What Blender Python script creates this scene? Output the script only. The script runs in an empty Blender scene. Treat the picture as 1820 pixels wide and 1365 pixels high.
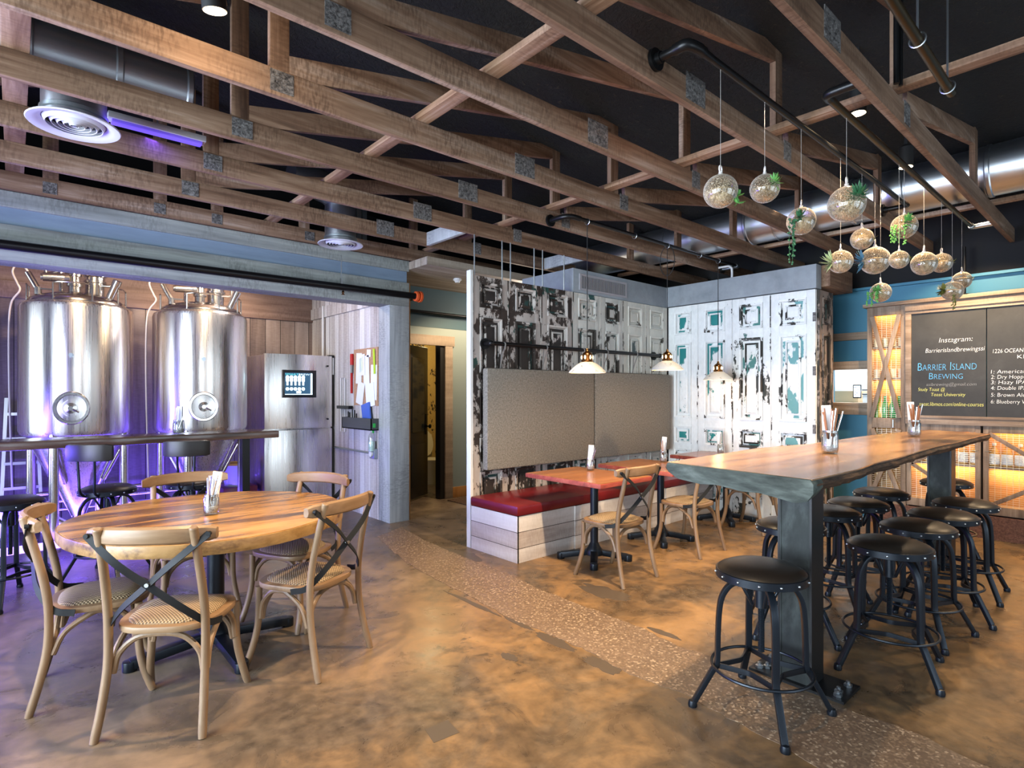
import bpy, bmesh, math, random
from mathutils import Vector, Matrix
R = math.radians
PI = math.pi
S = bpy.context.scene
COL = S.collection
rnd = random.Random(7)

# ------------------------------------------------------------------ materials
def nmat(name):
    m = bpy.data.materials.new(name); m.use_nodes = True
    nt = m.node_tree; nt.nodes.clear()
    out = nt.nodes.new('ShaderNodeOutputMaterial'); b = nt.nodes.new('ShaderNodeBsdfPrincipled')
    nt.links.new(b.outputs[0], out.inputs[0])
    return m, nt, b

def c4(c): return (c[0], c[1], c[2], 1.0)

def plain(name, col, rough=.5, metal=0., emit=None, es=0., spec=None, coat=0.):
    m, nt, b = nmat(name)
    b.inputs['Base Color'].default_value = c4(col); b.inputs['Roughness'].default_value = rough
    b.inputs['Metallic'].default_value = metal
    if emit: b.inputs['Emission Color'].default_value = c4(emit); b.inputs['Emission Strength'].default_value = es
    if spec is not None: b.inputs['Specular IOR Level'].default_value = spec
    if coat: b.inputs['Coat Weight'].default_value = coat
    return m

class NT:
    def __init__(s, nt): s.nt = nt
    def n(s, t, **kw):
        x = s.nt.nodes.new(t)
        for k, v in kw.items(): setattr(x, k, v)
        return x
    def l(s, a, b): s.nt.links.new(a, b)
    def coords(s, scale=(1, 1, 1), rand=True, rot=(0, 0, 0)):
        tc = s.n('ShaderNodeTexCoord'); mp = s.n('ShaderNodeMapping')
        mp.inputs['Scale'].default_value = scale; mp.inputs['Rotation'].default_value = rot
        if rand:
            oi = s.n('ShaderNodeObjectInfo'); ad = s.n('ShaderNodeVectorMath', operation='MULTIPLY_ADD')
            cx = s.n('ShaderNodeCombineXYZ')
            s.l(oi.outputs['Random'], cx.inputs[0]); s.l(oi.outputs['Random'], cx.inputs[1]); s.l(oi.outputs['Random'], cx.inputs[2])
            s.l(cx.outputs[0], ad.inputs[0]); ad.inputs[1].default_value = (31.7, 17.3, 23.9)
            s.l(tc.outputs['Object'], ad.inputs[2]); s.l(ad.outputs[0], mp.inputs['Vector'])
        else: s.l(tc.outputs['Object'], mp.inputs['Vector'])
        return mp.outputs[0]
    def noise(s, vec, scale=5, detail=4, rough=.55, dist=0.):
        x = s.n('ShaderNodeTexNoise'); x.inputs['Scale'].default_value = scale; x.inputs['Detail'].default_value = detail
        x.inputs['Roughness'].default_value = rough; x.inputs['Distortion'].default_value = dist
        s.l(vec, x.inputs['Vector']); return x.outputs['Fac']
    def ramp(s, fac, stops, interp='LINEAR'):
        x = s.n('ShaderNodeValToRGB'); cr = x.color_ramp; cr.interpolation = interp
        while len(cr.elements) > 1: cr.elements.remove(cr.elements[-1])
        cr.elements[0].position = stops[0][0]; cr.elements[0].color = c4(stops[0][1])
        for p, c in stops[1:]:
            e = cr.elements.new(p); e.color = c4(c)
        s.l(fac, x.inputs[0]); return x.outputs[0]
    def mix(s, fac, a, b, mode='MIX'):
        x = s.n('ShaderNodeMix', data_type='RGBA', blend_type=mode)
        for v, i in ((fac, 0), (a, 6), (b, 7)):
            if isinstance(v, (int, float)): x.inputs[i].default_value = v
            elif isinstance(v, tuple): x.inputs[i].default_value = c4(v)
            else: s.l(v, x.inputs[i])
        return x.outputs[2]
    def math(s, op, a, b=0., clamp=False):
        x = s.n('ShaderNodeMath', operation=op, use_clamp=clamp)
        for v, i in ((a, 0), (b, 1)):
            if isinstance(v, (int, float)): x.inputs[i].default_value = v
            else: s.l(v, x.inputs[i])
        return x.outputs[0]
    def step(s, fac, lo, hi):
        x = s.n('ShaderNodeMapRange'); x.inputs[1].default_value = lo; x.inputs[2].default_value = hi
        s.l(fac, x.inputs[0]); return x.outputs[0]
    def bump(s, b, h, strength=.3, dist=.01):
        x = s.n('ShaderNodeBump'); x.inputs['Strength'].default_value = strength; x.inputs['Distance'].default_value = dist
        s.l(h, x.inputs['Height']); s.l(x.outputs[0], b.inputs['Normal'])
    def sep(s, vec):
        x = s.n('ShaderNodeSeparateXYZ'); s.l(vec, x.inputs[0]); return x.outputs

GREY = lambda v: (v, v, v)
def wood(name, stops, axis=0, scale=9, stretch=14, rough=.6, saw=0., bump=.25, rand=True, coat=0., rot=(0,0,0), spec=.4):
    m, nt, b = nmat(name); k = NT(nt)
    sc = [1, 1, 1]; sc[axis] = 1. / stretch
    v = k.coords(tuple(sc), rand, rot)
    n1 = k.noise(v, scale, 6, .6, .6); n2 = k.noise(v, scale * 5, 3, .6)
    f = k.math('ADD', k.math('MULTIPLY', n1, .75), k.math('MULTIPLY', n2, .25))
    col = k.ramp(f, stops)
    if saw:
        w = [1, 1, 1]; w = [.3, .3, .3]; w[axis] = 1.
        v2 = k.coords(tuple(w), rand)
        n3 = k.noise(v2, 75, 2, .5)
        big = k.noise(k.coords((1, 1, 1), rand), 3.2, 3)
        f3 = k.math('MULTIPLY', k.step(n3, .42, .62), k.step(big, .4, .62))
        col = k.mix(k.math('MULTIPLY', f3, saw), col, stops[0][1])
    k.l(col, b.inputs['Base Color']); b.inputs['Roughness'].default_value = rough; b.inputs['Specular IOR Level'].default_value = spec
    if coat: b.inputs['Coat Weight'].default_value = coat; b.inputs['Coat Roughness'].default_value = .15
    if bump: k.bump(b, n2, bump, .004)
    return m

def planks(name, across, grain, width, stops, off=0., rough=.7, var=.35, seam=.02):
    """boards side by side: seams every `width` metres along axis `across`, grain along axis `grain`"""
    m, nt, b = nmat(name); k = NT(nt)
    v = k.coords((1, 1, 1), False); ax = k.sep(v)[across]
    t = k.math('DIVIDE', k.math('ADD', ax, off), width)
    idx = k.math('FLOOR', t); fr = k.math('FRACT', t)
    wn = k.n('ShaderNodeTexWhiteNoise', noise_dimensions='1D'); k.l(idx, wn.inputs['W'])
    sc = [1, 1, 1]; sc[grain] = 1 / 12.
    vv = k.coords(tuple(sc), False)
    sh = k.n('ShaderNodeVectorMath', operation='MULTIPLY_ADD'); k.l(wn.outputs['Color'], sh.inputs[0]); sh.inputs[1].default_value = (13, 17, 11); k.l(vv, sh.inputs[2])
    n1 = k.noise(sh.outputs[0], 7, 6, .62, .5)
    s2 = [.25, .25, .25]; s2[grain] = 1.
    n3 = k.noise(k.coords(tuple(s2), False), 70, 2)
    f = k.math('ADD', k.math('MULTIPLY', n1, .8), k.math('MULTIPLY', n3, .2))
    f = k.math('ADD', f, k.math('MULTIPLY', k.math('SUBTRACT', wn.outputs['Value'], .5), var))
    col = k.ramp(f, stops)
    e = k.math('ADD', k.math('LESS_THAN', fr, seam), k.math('GREATER_THAN', fr, 1 - seam), True)
    col = k.mix(e, col, tuple(x * .25 for x in stops[0][1]))
    k.l(col, b.inputs['Base Color']); b.inputs['Roughness'].default_value = rough
    k.bump(b, k.math('SUBTRACT', n1, e), .3, .005)
    return m

def weathered(name, base, dark, dthr, teal, tthr, sc=1., rough=.6):
    """old flaking paint: white coat over teal over dark bare wood"""
    m, nt, b = nmat(name); k = NT(nt)
    v = k.coords((sc, sc, sc * .6))
    n1 = k.math('ADD', k.math('MULTIPLY', k.noise(v, 5.5, 12, .68, .3), .72), k.math('MULTIPLY', k.noise(v, 21, 8, .7, .3), .28)); n2 = k.noise(v, 3.4, 9, .6, .2); n3 = k.noise(v, 24, 4, .6)
    g = k.noise(v, 2., 2)
    col = k.mix(k.step(n3, .3, .75), tuple(x * .86 for x in base), base)
    col = k.mix(k.step(n2, tthr, tthr + .02), col, teal)
    d = k.math('ADD', n1, k.math('MULTIPLY', k.math('SUBTRACT', g, .5), .35))
    md = k.step(d, dthr - .022, dthr - .005)
    col = k.mix(md, col, k.mix(n3, tuple(x * .4 for x in dark), dark))
    k.l(col, b.inputs['Base Color']); b.inputs['Roughness'].default_value = rough
    k.bump(b, k.math('SUBTRACT', n3, md), .35, .004)
    return m

def ghost_glass(name, tint=(1, 1, 1), gl=.12, body=0., bodycol=(.8, .7, .5)):
    """thin glass: clear with fresnel reflection, optional seeded body with a bright rim painted in"""
    m = bpy.data.materials.new(name); m.use_nodes = True; nt = m.node_tree; nt.nodes.clear(); k = NT(nt)
    out = k.n('ShaderNodeOutputMaterial'); tr = k.n('ShaderNodeBsdfTransparent'); g = k.n('ShaderNodeBsdfGlossy')
    tr.inputs[0].default_value = c4(tint); g.inputs['Roughness'].default_value = .06
    fr = k.n('ShaderNodeLayerWeight'); fr.inputs[0].default_value = .35
    f = k.math('ADD', k.math('MULTIPLY', fr.outputs['Facing'], .75), gl, True)
    mx = k.n('ShaderNodeMixShader'); k.l(f, mx.inputs[0]); k.l(tr.outputs[0], mx.inputs[1]); k.l(g.outputs[0], mx.inputs[2])
    last = mx.outputs[0]
    if body:
        d = k.n('ShaderNodeBsdfDiffuse'); v = k.coords(); n = k.noise(v, 160, 3, .7)
        k.l(k.ramp(n, [(.35, tuple(x * .3 for x in bodycol)), (.6, bodycol), (.75, (1, .97, .9))]), d.inputs[0])
        mx2 = k.n('ShaderNodeMixShader'); k.l(k.math('MULTIPLY', k.step(n, .42, .6), body), mx2.inputs[0])
        k.l(last, mx2.inputs[1]); k.l(d.outputs[0], mx2.inputs[2]); last = mx2.outputs[0]
        d2 = k.n('ShaderNodeBsdfDiffuse'); d2.inputs[0].default_value = (.8, .74, .66, 1); mx3 = k.n('ShaderNodeMixShader')  # pale diffuse rim stands in for bright reflections at the glass edge
        k.l(k.math('MULTIPLY', k.math('POWER', fr.outputs['Facing'], 2.2), .75), mx3.inputs[0]); k.l(last, mx3.inputs[1]); k.l(d2.outputs[0], mx3.inputs[2]); last = mx3.outputs[0]
    k.l(last, out.inputs[0]); return m

def floor_mat():
    m, nt, b = nmat('stained_concrete'); k = NT(nt)
    v = k.coords((1, 1, 1), False)
    n1 = k.noise(v, .75, 7, .6, .8); n2 = k.noise(v, 2.6, 8, .65, 1.2); n3 = k.noise(v, 14, 6, .6)
    f = k.math('ADD', k.math('MULTIPLY', n1, .55), k.math('MULTIPLY', n2, .45))
    col = k.ramp(f, [(.36, (.030, .022, .016)), (.445, (.085, .056, .034)), (.51, (.185, .115, .057)), (.58, (.28, .17, .078)), (.68, (.35, .25, .15))])
    col = k.mix(.25, col, k.ramp(n3, [(.3, (.06, .048, .037)), (.7, (.32, .235, .155))]))
    st = k.noise(v, 1.7, 10, .72, .5)
    col = k.mix(k.math('MULTIPLY', k.step(st, .59, .625), .7), col, (.04, .033, .027))
    # grey tint towards the alcove and hallway paints in cool reflected light
    xyz = k.sep(v)
    g = k.step(k.math('ADD', k.math('SUBTRACT', xyz[1], k.math('MULTIPLY', xyz[0], .75)), k.math('MULTIPLY', n1, 1.6)), 1.9, 3.6)
    col = k.mix(k.math('MULTIPLY', g, .7), col, k.ramp(f, [(.3, (.05, .048, .048)), (.5, (.14, .125, .115)), (.7, (.28, .255, .24))]))
    nA = k.noise(v, 1.25, 9, .66, 1.1)
    col = k.mix(k.math('MULTIPLY', k.step(nA, .47, .60), .68), col, k.ramp(n3, [(.35, (.035, .030, .026)), (.65, (.115, .095, .078))]))
    col = k.mix(1., col, (.88, .80, .67), 'MULTIPLY')
    b.inputs['Specular IOR Level'].default_value = .38
    k.l(col, b.inputs['Base Color'])
    k.l(k.ramp(n2, [(.3, GREY(.22)), (.7, GREY(.42))]), b.inputs['Roughness'])
    k.bump(b, n3, .08, .004)
    return m

def terrazzo_mat():
    m, nt, b = nmat('exposed_terrazzo'); k = NT(nt)
    v = k.coords((1, 1, 1), False)
    vo = k.n('ShaderNodeTexVoronoi'); vo.inputs['Scale'].default_value = 95; k.l(v, vo.inputs['Vector'])
    sp = k.sep(vo.outputs['Color'])[0]
    col = k.ramp(sp, [(0, (.09, .058, .036)), (.45, (.13, .086, .053)), (.75, (.185, .128, .082)), (.92, (.34, .26, .18))], 'CONSTANT')
    n = k.noise(v, 2.2, 5)
    col = k.mix(k.math('MULTIPLY', k.step(n, .3, .7), .45), col, (.16, .11, .08))
    k.l(col, b.inputs['Base Color']); b.inputs['Roughness'].default_value = .45
    return m

def fabric_mat(name, a, bcol, sc=260):
    m, nt, b = nmat(name); k = NT(nt)
    v = k.coords((1, 1, 1), False); n = k.noise(v, sc, 2, .6); n2 = k.noise(v, sc * .35, 2)
    f = k.math('ADD', k.math('MULTIPLY', n, .6), k.math('MULTIPLY', n2, .4))
    k.l(k.ramp(f, [(.35, a), (.65, bcol)]), b.inputs['Base Color']); b.inputs['Roughness'].default_value = .95; b.inputs['Specular IOR Level'].default_value = .1
    k.bump(b, n, .5, .003); return m

def rattan_mat():
    m, nt, b = nmat('woven_rattan'); k = NT(nt)
    v = k.coords((1, 1, 1), False)
    w = k.sep(v); a = k.math('SINE', k.math('MULTIPLY', w[0], 420)); c = k.math('SINE', k.math('MULTIPLY', w[1], 420))
    f = k.math('ADD', k.math('MULTIPLY', k.math('MULTIPLY', a, c), .5), .5)
    k.l(k.ramp(f, [(.12, (.045, .027, .013)), (.4, (.16, .105, .055)), (.8, (.32, .23, .13))]), b.inputs['Base Color'])
    b.inputs['Roughness'].default_value = .8; k.bump(b, f, .7, .004); return m

def foam_mat():
    m, nt, b = nmat('black_sprayed_foam'); k = NT(nt)
    v = k.coords((1, 1, 1), False); n = k.noise(v, 20, 6, .7, 1.2)
    k.l(k.ramp(n, [(.5, (.0012, .0012, .0018)), (.6, (.003, .003, .003)), (.68, (.045, .030, .018))]), b.inputs['Base Color'])
    b.inputs['Roughness'].default_value = .85; k.bump(b, n, 1., .06); return m

def steel_mat(name, col=(.62, .6, .6), rough=.2, dirv=(1, 1, .02), amp=.12, rand=True, aniso=0., arot=0.):
    m, nt, b = nmat(name); k = NT(nt)
    n = k.noise(k.coords(dirv, rand), 90, 3, .6)
    k.l(k.ramp(n, [(.3, tuple(x * .88 for x in col)), (.7, col)]), b.inputs['Base Color'])
    k.l(k.ramp(n, [(.3, GREY(rough)), (.7, GREY(rough + amp))]), b.inputs['Roughness'])
    b.inputs['Metallic'].default_value = 1.
    if aniso:
        b.inputs['Anisotropic'].default_value = aniso
        tg = k.n('ShaderNodeTangent', direction_type='RADIAL', axis='Z'); k.l(tg.outputs[0], b.inputs['Tangent'])
        b.inputs['Anisotropic Rotation'].default_value = arot
    return m

TRUSS = [(.30, (.06, .03, .017)), (.43, (.155, .085, .05)), (.54, (.25, .155, .10)), (.68, (.42, .32, .255))]
M = dict(
    truss_x=wood('rough_timber_lengthwise', TRUSS, 0, 9, 16, .75, .55),
    truss_y=wood('rough_timber_crosswise', [(p, tuple(x * 1.25 for x in c)) for p, c in TRUSS], 1, 9, 16, .75, .5),
    truss_z=wood('rough_timber_upright', [(p, tuple(x * .9 for x in c)) for p, c in TRUSS], 2, 9, 16, .75, .55),
    plate=wood('galvanised_truss_plate', [(.38, (.03, .028, .028)), (.5, (.13, .122, .12)), (.62, (.26, .25, .245))], 0, 55, 1, .5, 0, .4),
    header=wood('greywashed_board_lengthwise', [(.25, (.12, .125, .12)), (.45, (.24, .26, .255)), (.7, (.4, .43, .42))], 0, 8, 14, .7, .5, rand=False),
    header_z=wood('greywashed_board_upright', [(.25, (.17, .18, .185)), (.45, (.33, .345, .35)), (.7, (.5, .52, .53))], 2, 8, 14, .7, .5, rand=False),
    wing=planks('whitewashed_wall_boards', 1, 2, .15, [(.2, (.27, .22, .2)), (.4, (.5, .46, .44)), (.6, (.68, .66, .65)), (.85, (.82, .82, .82))]),
    rback=planks('brown_wall_boards', 0, 2, .2, [(.2, (.08, .055, .05)), (.45, (.2, .155, .145)), (.7, (.32, .27, .26)), (.9, (.42, .37, .36))]),
    rbackh=wood('brown_board_lengthwise', [(.25, (.10, .06, .05)), (.5, (.23, .16, .14)), (.75, (.33, .25, .22))], 0, 8, 14, .75, .4),
    hallceil=planks('pale_ceiling_boards', 1, 0, .13, [(.2, (.16, .12, .085)), (.5, (.32, .26, .2)), (.8, (.46, .4, .33))]),
    benchw=planks('whitewashed_bench_boards', 2, 0, .145, [(.2, (.24, .19, .17)), (.42, (.44, .39, .37)), (.65, (.62, .59, .58)), (.9, (.74, .73, .73))], .02),
    benchy=planks('whitewashed_bench_end', 2, 1, .145, [(.2, (.28, .22, .2)), (.42, (.5, .45, .44)), (.65, (.68, .66, .66)), (.9, (.8, .8, .8))], .02),
    floor=floor_mat(), terrazzo=terrazzo_mat(), foam=foam_mat(),
    black=plain('matt_black', (.006, .006, .007), .7), blackwall=plain('near_black_wall', (.008, .008, .010), .9),
    iron=plain('black_iron_pipe', (.012, .012, .013), .35, .6), bronze=plain('dark_bronze_pipe', (.07, .048, .022), .38, .85),
    concrete=wood('grey_plaster', [(.3, (.20, .225, .25)), (.55, (.27, .3, .335)), (.75, (.33, .365, .4))], 0, 3, 1, .8, 0, .1, False),
    bluewall=plain('teal_blue_paint', (.035, .17, .27), .6), bluewall2=plain('muted_blue_paint', (.115, .2, .25), .6),
    sagewall=plain('grey_green_paint', (.21, .26, .25), .6),
    bluebeam=wood('blue_grey_board', [(.3, (.13, .18, .25)), (.55, (.19, .26, .35)), (.75, (.25, .33, .42))], 0, 4, 6, .6, 0, .1, False),
    tealdark=plain('dark_blue_wall_paint', (.03, .075, .10), .6),
    steel=steel_mat('brushed_tank_steel', (.90, .86, .83), .24, aniso=.75, arot=.25), steel2=steel_mat('polished_fitting_steel', (.66, .63, .6), .16, (1, 1, 1), .05),
    fridge=steel_mat('brushed_fridge_steel', (.82, .80, .79), .24, aniso=.7, arot=.25), duct=steel_mat('galvanised_duct', (.62, .65, .70), .3, (4, .05, 4), .1),
    ductx=steel_mat('galvanised_duct_dark', (.48, .5, .54), .32, (.05, 4, 4), .1),
    galv=steel_mat('galvanised_sheet', (.45, .5, .53), .35, (1, 1, 1), .1),
    tablewood=wood('glossy_slab_wood', [(.37, (.018, .007, .003)), (.455, (.12, .05, .012)), (.53, (.31, .145, .032)), (.65, (.44, .24, .07))], 0, 6.5, 6, .27, 0, .03, False, 0., (0, 0, R(-25))),
    tableedge=wood('pale_slab_edge', [(.38, (.07, .03, .01)), (.47, (.21, .115, .038)), (.6, (.31, .185, .07))], 0, 9, 3, .4, 0, .2, False),
    slab=wood('live_edge_top', [(.32, (.05, .022, .011)), (.44, (.16, .078, .034)), (.55, (.27, .145, .066)), (.7, (.37, .225, .12))], 0, 7, 10, .24, 0, .05, False, 0.),
    bark=wood('live_edge_bark', [(.36, (.008, .004, .002)), (.5, (.05, .026, .013)), (.66, (.15, .08, .04))], 0, 16, 4, .8, 0, .9, False),
    slabend=wood('grey_end_grain', [(.34, (.014, .017, .015)), (.5, (.05, .06, .053)), (.66, (.115, .135, .12))], 1, 10, 5, .75, 0, .5, False, spec=.12),
    barwood=wood('dark_bar_top', [(.3, (.02, .012, .009)), (.5, (.09, .05, .035)), (.75, (.2, .12, .09))], 0, 8, 10, .22, 0, .1, False, .3),
    redtop=wood('orange_brown_table_top', [(.34, (.13, .045, .014)), (.5, (.27, .10, .03)), (.68, (.38, .16, .055))], 0, 8, 12, .25, 0, .06, True, .2),
    rededge=wood('red_painted_edge', [(.3, (.10, .02, .015)), (.5, (.30, .055, .04)), (.75, (.42, .12, .08))], 0, 14, 6, .6, 0, .6),
    chair=wood('light_bentwood', [(.28, (0.0888, 0.0481, 0.0237)), (.5, (0.1739, 0.1073, 0.0592)), (.72, (0.2664, 0.1850, 0.1147))], 2, 7, 10, .45, 0, .1, True),
    chairs=wood('light_bentwood_lengthwise', [(.28, (0.1036, 0.0555, 0.0259)), (.5, (0.1924, 0.1147, 0.0592)), (.72, (0.2812, 0.1887, 0.1110))], 0, 7, 10, .42, 0, .1, True),
    rattan=rattan_mat(), strap=plain('black_strap_metal', (.008, .009, .011), .6, 0., spec=.2),
    stool=plain('blue_black_cast_metal', (.012, .016, .023), .34, .6), stud=plain('silver_stud', (.5, .55, .6), .3, 1.),
    leather=plain('black_leather', (.011, .008, .006), .4, spec=.4), redvinyl=wood('oxblood_vinyl', [(.3, (.10, .006, .009)), (.7, (.15, .010, .013))], 0, 3, 1, .3, 0, 0, False),
    linen=fabric_mat('oatmeal_linen', (.11, .099, .083), (.31, .285, .245), 170),
    orangewood=wood('orange_pine', [(.3, (.25, .11, .03)), (.6, (.42, .2, .06))], 2, 6, 12, .5),
    cabw=wood('driftwood_frame', [(.28, (.085, .055, .035)), (.46, (.2, .14, .10)), (.6, (.3, .225, .17)), (.78, (.42, .34, .27))], 2, 10, 14, .7, .2),
    cabh=wood('driftwood_rail', [(.28, (.10, .065, .042)), (.46, (.22, .155, .11)), (.6, (.33, .25, .19)), (.78, (.45, .37, .3))], 1, 10, 14, .7, .2),
    cabback=wood('warm_cabinet_back', [(.3, (.34, .13, .03)), (.6, (.6, .29, .08))], 1, 8, 10, .7),
    kick=wood('speckled_kickboard', [(.35, (.05, .022, .016)), (.55, (.12, .055, .04)), (.7, (.2, .1, .08))], 0, 60, 1, .8, 0, .2, False),
    wire=plain('pale_wire', (.62, .5, .33), .4, .6), chalkboard=wood('chalkboard_slate', [(.3, (.022, .023, .024)), (.6, (.035, .036, .037)), (.8, (.055, .056, .057))], 0, 3, 1, .7, 0, 0, False),
    chalk=plain('white_chalk', (.85, .85, .83), .95), chalkb=plain('blue_chalk', (.12, .45, .78), .95), chalky=plain('yellow_chalk', (.82, .8, .22), .95), chalkg=plain('faint_chalk', (.32, .32, .32), .95),
    paper=plain('white_paper', (.82, .83, .84), .9), cork=wood('cork', [(.35, (.36, .2, .11)), (.65, (.55, .34, .21))], 0, 60, 1, .9, 0, .2),
    blue=plain('blue_folder', (.06, .13, .5), .5), green=plain('green_plastic', (.02, .38, .06), .4), red=plain('red_plastic', (.5, .02, .02), .45), yellow=plain('yellow_plastic', (.75, .5, .02), .45),
    lime=plain('lime_card', (.45, .65, .03), .7), dgreen=plain('teal_card', (.02, .3, .25), .7),
    brass=plain('aged_brass', (.42, .2, .07), .25, 1.), enamel=weathered('chipped_white_enamel', (.66, .66, .62), (.06, .045, .03), .66, (.35, .33, .28), .62, 6, .4),
    enamelin=plain('cream_enamel_inside', (.8, .7, .5), .5), bulb=plain('lit_bulb', (1, .8, .5), .5, emit=(1, .62, .25), es=25.), spotbulb=plain('lit_spot_lens', (1, .9, .7), .5, emit=(1, .8, .5), es=9.),
    led=plain('purple_led_tube', (.4, .3, 1), .5, emit=(.38, .2, 1), es=4.), screen=plain('lit_screen', (.02, .05, .1), .3, emit=(.02, .09, .16), es=.8),
    screenw=plain('screen_white', (.9, .95, 1), .3, emit=(.7, .95, 1), es=1.5), screent=plain('screen_teal', (.2, .8, .8), .3, emit=(.1, .7, .7), es=1.2), bezel=plain('black_bezel', (.008, .01, .014), .25),
    diffuser=plain('white_diffuser', (.55, .55, .60), .5), rubber=plain('dark_rubber', (.01, .01, .01), .8),
    glass=ghost_glass('clear_jar_glass', (.93, .95, .95), .10), globeglass=ghost_glass('terrarium_glass', (.96, .94, .9), .07, .48, (.55, .43, .28)), windowglass=ghost_glass('pane_glass', (.9, .9, .9), .06),
    gravel=wood('glittering_gravel', [(.35, (.10, .10, .11)), (.5, (.5, .5, .52)), (.62, (.85, .85, .88))], 0, 110, 1, .35, 0, .6), sand=wood('dry_moss_and_sand', [(.36, (.05, .035, .02)), (.48, (.28, .2, .11)), (.62, (.62, .5, .32))], 0, 34, 1, .9, 0, .8),
    leafd=wood('dark_succulent_leaf', [(.3, (.012, .06, .025)), (.7, (.05, .18, .07))], 0, 8, 1, .5, 0, 0), leafm=wood('green_succulent_leaf', [(.3, (.05, .2, .05)), (.7, (.16, .42, .09))], 0, 8, 1, .5, 0, 0),
    leafp=wood('pale_agave_leaf', [(.3, (.25, .33, .16)), (.7, (.5, .55, .28))], 0, 5, 1, .5, 0, 0), leafb=wood('blue_agave_leaf', [(.3, (.03, .10, .16)), (.7, (.09, .22, .32))], 0, 5, 1, .5, 0, 0),
    leafo=wood('olive_rosette_leaf', [(.3, (.04, .06, .01)), (.7, (.2, .19, .04))], 0, 8, 1, .5, 0, 0),
    thread=plain('thin_thread', (.35, .33, .3), .6), rod=plain('steel_rod', (.45, .48, .5), .35, 1.), aluminium=plain('aluminium', (.6, .6, .65), .3, 1.),
    straw=plain('kraft_straw', (.27, .10, .035), .6), strawm=plain('metal_straw', (.6, .6, .62), .22, 1.), hose=plain('white_hose', (.62, .56, .55), .4), pvc=plain('white_pipe', (.7, .7, .7), .4), orangec=plain('orange_coupling', (.62, .09, .02), .45),
    growler=plain('amber_growler', (.5, .26, .06), .15, spec=.5), gbottle=plain('green_bottle_glass', (.02, .30, .05), .12), ybottle=plain('yellow_bottle_glass', (.65, .42, .04), .12), jarw=plain('frosted_glassware', (.8, .65, .4), .2),
    cream=plain('cream_porcelain', (.7, .62, .45), .3), darkdoor=plain('near_black_door_paint', (.014, .013, .012), .35), boxw=plain('white_appliance', (.75, .75, .75), .35), kraft=plain('kraft_cardboard', (.42, .3, .17), .8),
    rug=fabric_mat('brown_mat', (.05, .03, .02), (.14, .09, .06), 120),
    wallpaper=weathered('gold_floral_wallpaper', (.62, .42, .14), (.03, .02, .015), .56, (.62, .42, .14), .9, 1.6), hotfix=None,
    darkpane=plain('dark_door_glass', (.012, .014, .014), .08),
    loopglass=plain('thick_pale_glass', (.62, .58, .54), .12, coat=.5),
    mullion=plain('dark_window_frame', (.05, .05, .05), .5),
)
W = {}
def wth(key):
    P = dict(Am=((.55, .51, .48), (.035, .024, .018), .50, (.012, .06, .05), .6), Bm=((.62, .61, .57), (.04, .032, .025), .545, (.025, .085, .08), .6), Cm=((.64, .62, .56), (.06, .048, .035), .595, (.06, .09, .09), .67),
             Dm=((.82, .84, .84), (.035, .028, .022), .585, (.012, .20, .20), .72), Em=((.82, .84, .84), (.03, .03, .026), .545, (.02, .11, .10), .7), Fm=((.84, .86, .86), (.035, .03, .026), .575, (.02, .12, .11), .74), Gm=((.3, .23, .19), (.04, .03, .022), .5, (.03, .07, .06), .62),
             A=((.50, .45, .42), (.05, .032, .025), .53, (.012, .06, .05), .58), Ap=((.48, .43, .41), (.028, .02, .017), .47, (.012, .055, .05), .5),
             B=((.60, .59, .55), (.05, .04, .03), .60, (.025, .085, .08), .58), Bp=((.58, .57, .53), (.04, .035, .03), .57, (.02, .07, .07), .52),
             C=((.62, .60, .54), (.07, .055, .04), .66, (.06, .09, .09), .67), Cp=((.62, .60, .54), (.09, .075, .055), .66, (.06, .09, .09), .60),
             D=((.82, .84, .84), (.05, .04, .035), .655, (.012, .20, .20), .70), Dp=((.83, .85, .85), (.05, .05, .045), .70, (.010, .20, .20), .51),
             E=((.82, .84, .84), (.035, .045, .04), .585, (.02, .11, .10), .68), Ep=((.82, .84, .84), (.035, .04, .035), .61, (.06, .20, .18), .535),
             F=((.84, .86, .86), (.05, .045, .04), .665, (.02, .12, .11), .72), Fp=((.84, .86, .86), (.03, .05, .045), .63, (.13, .33, .34), .535),
             G=((.30, .23, .19), (.05, .035, .028), .52, (.03, .07, .06), .62), Gp=((.26, .2, .17), (.03, .03, .025), .5, (.03, .08, .07), .5))
    if key not in W: W[key] = weathered('flaking_paint_' + key, *P[key])
    return W[key]

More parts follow.
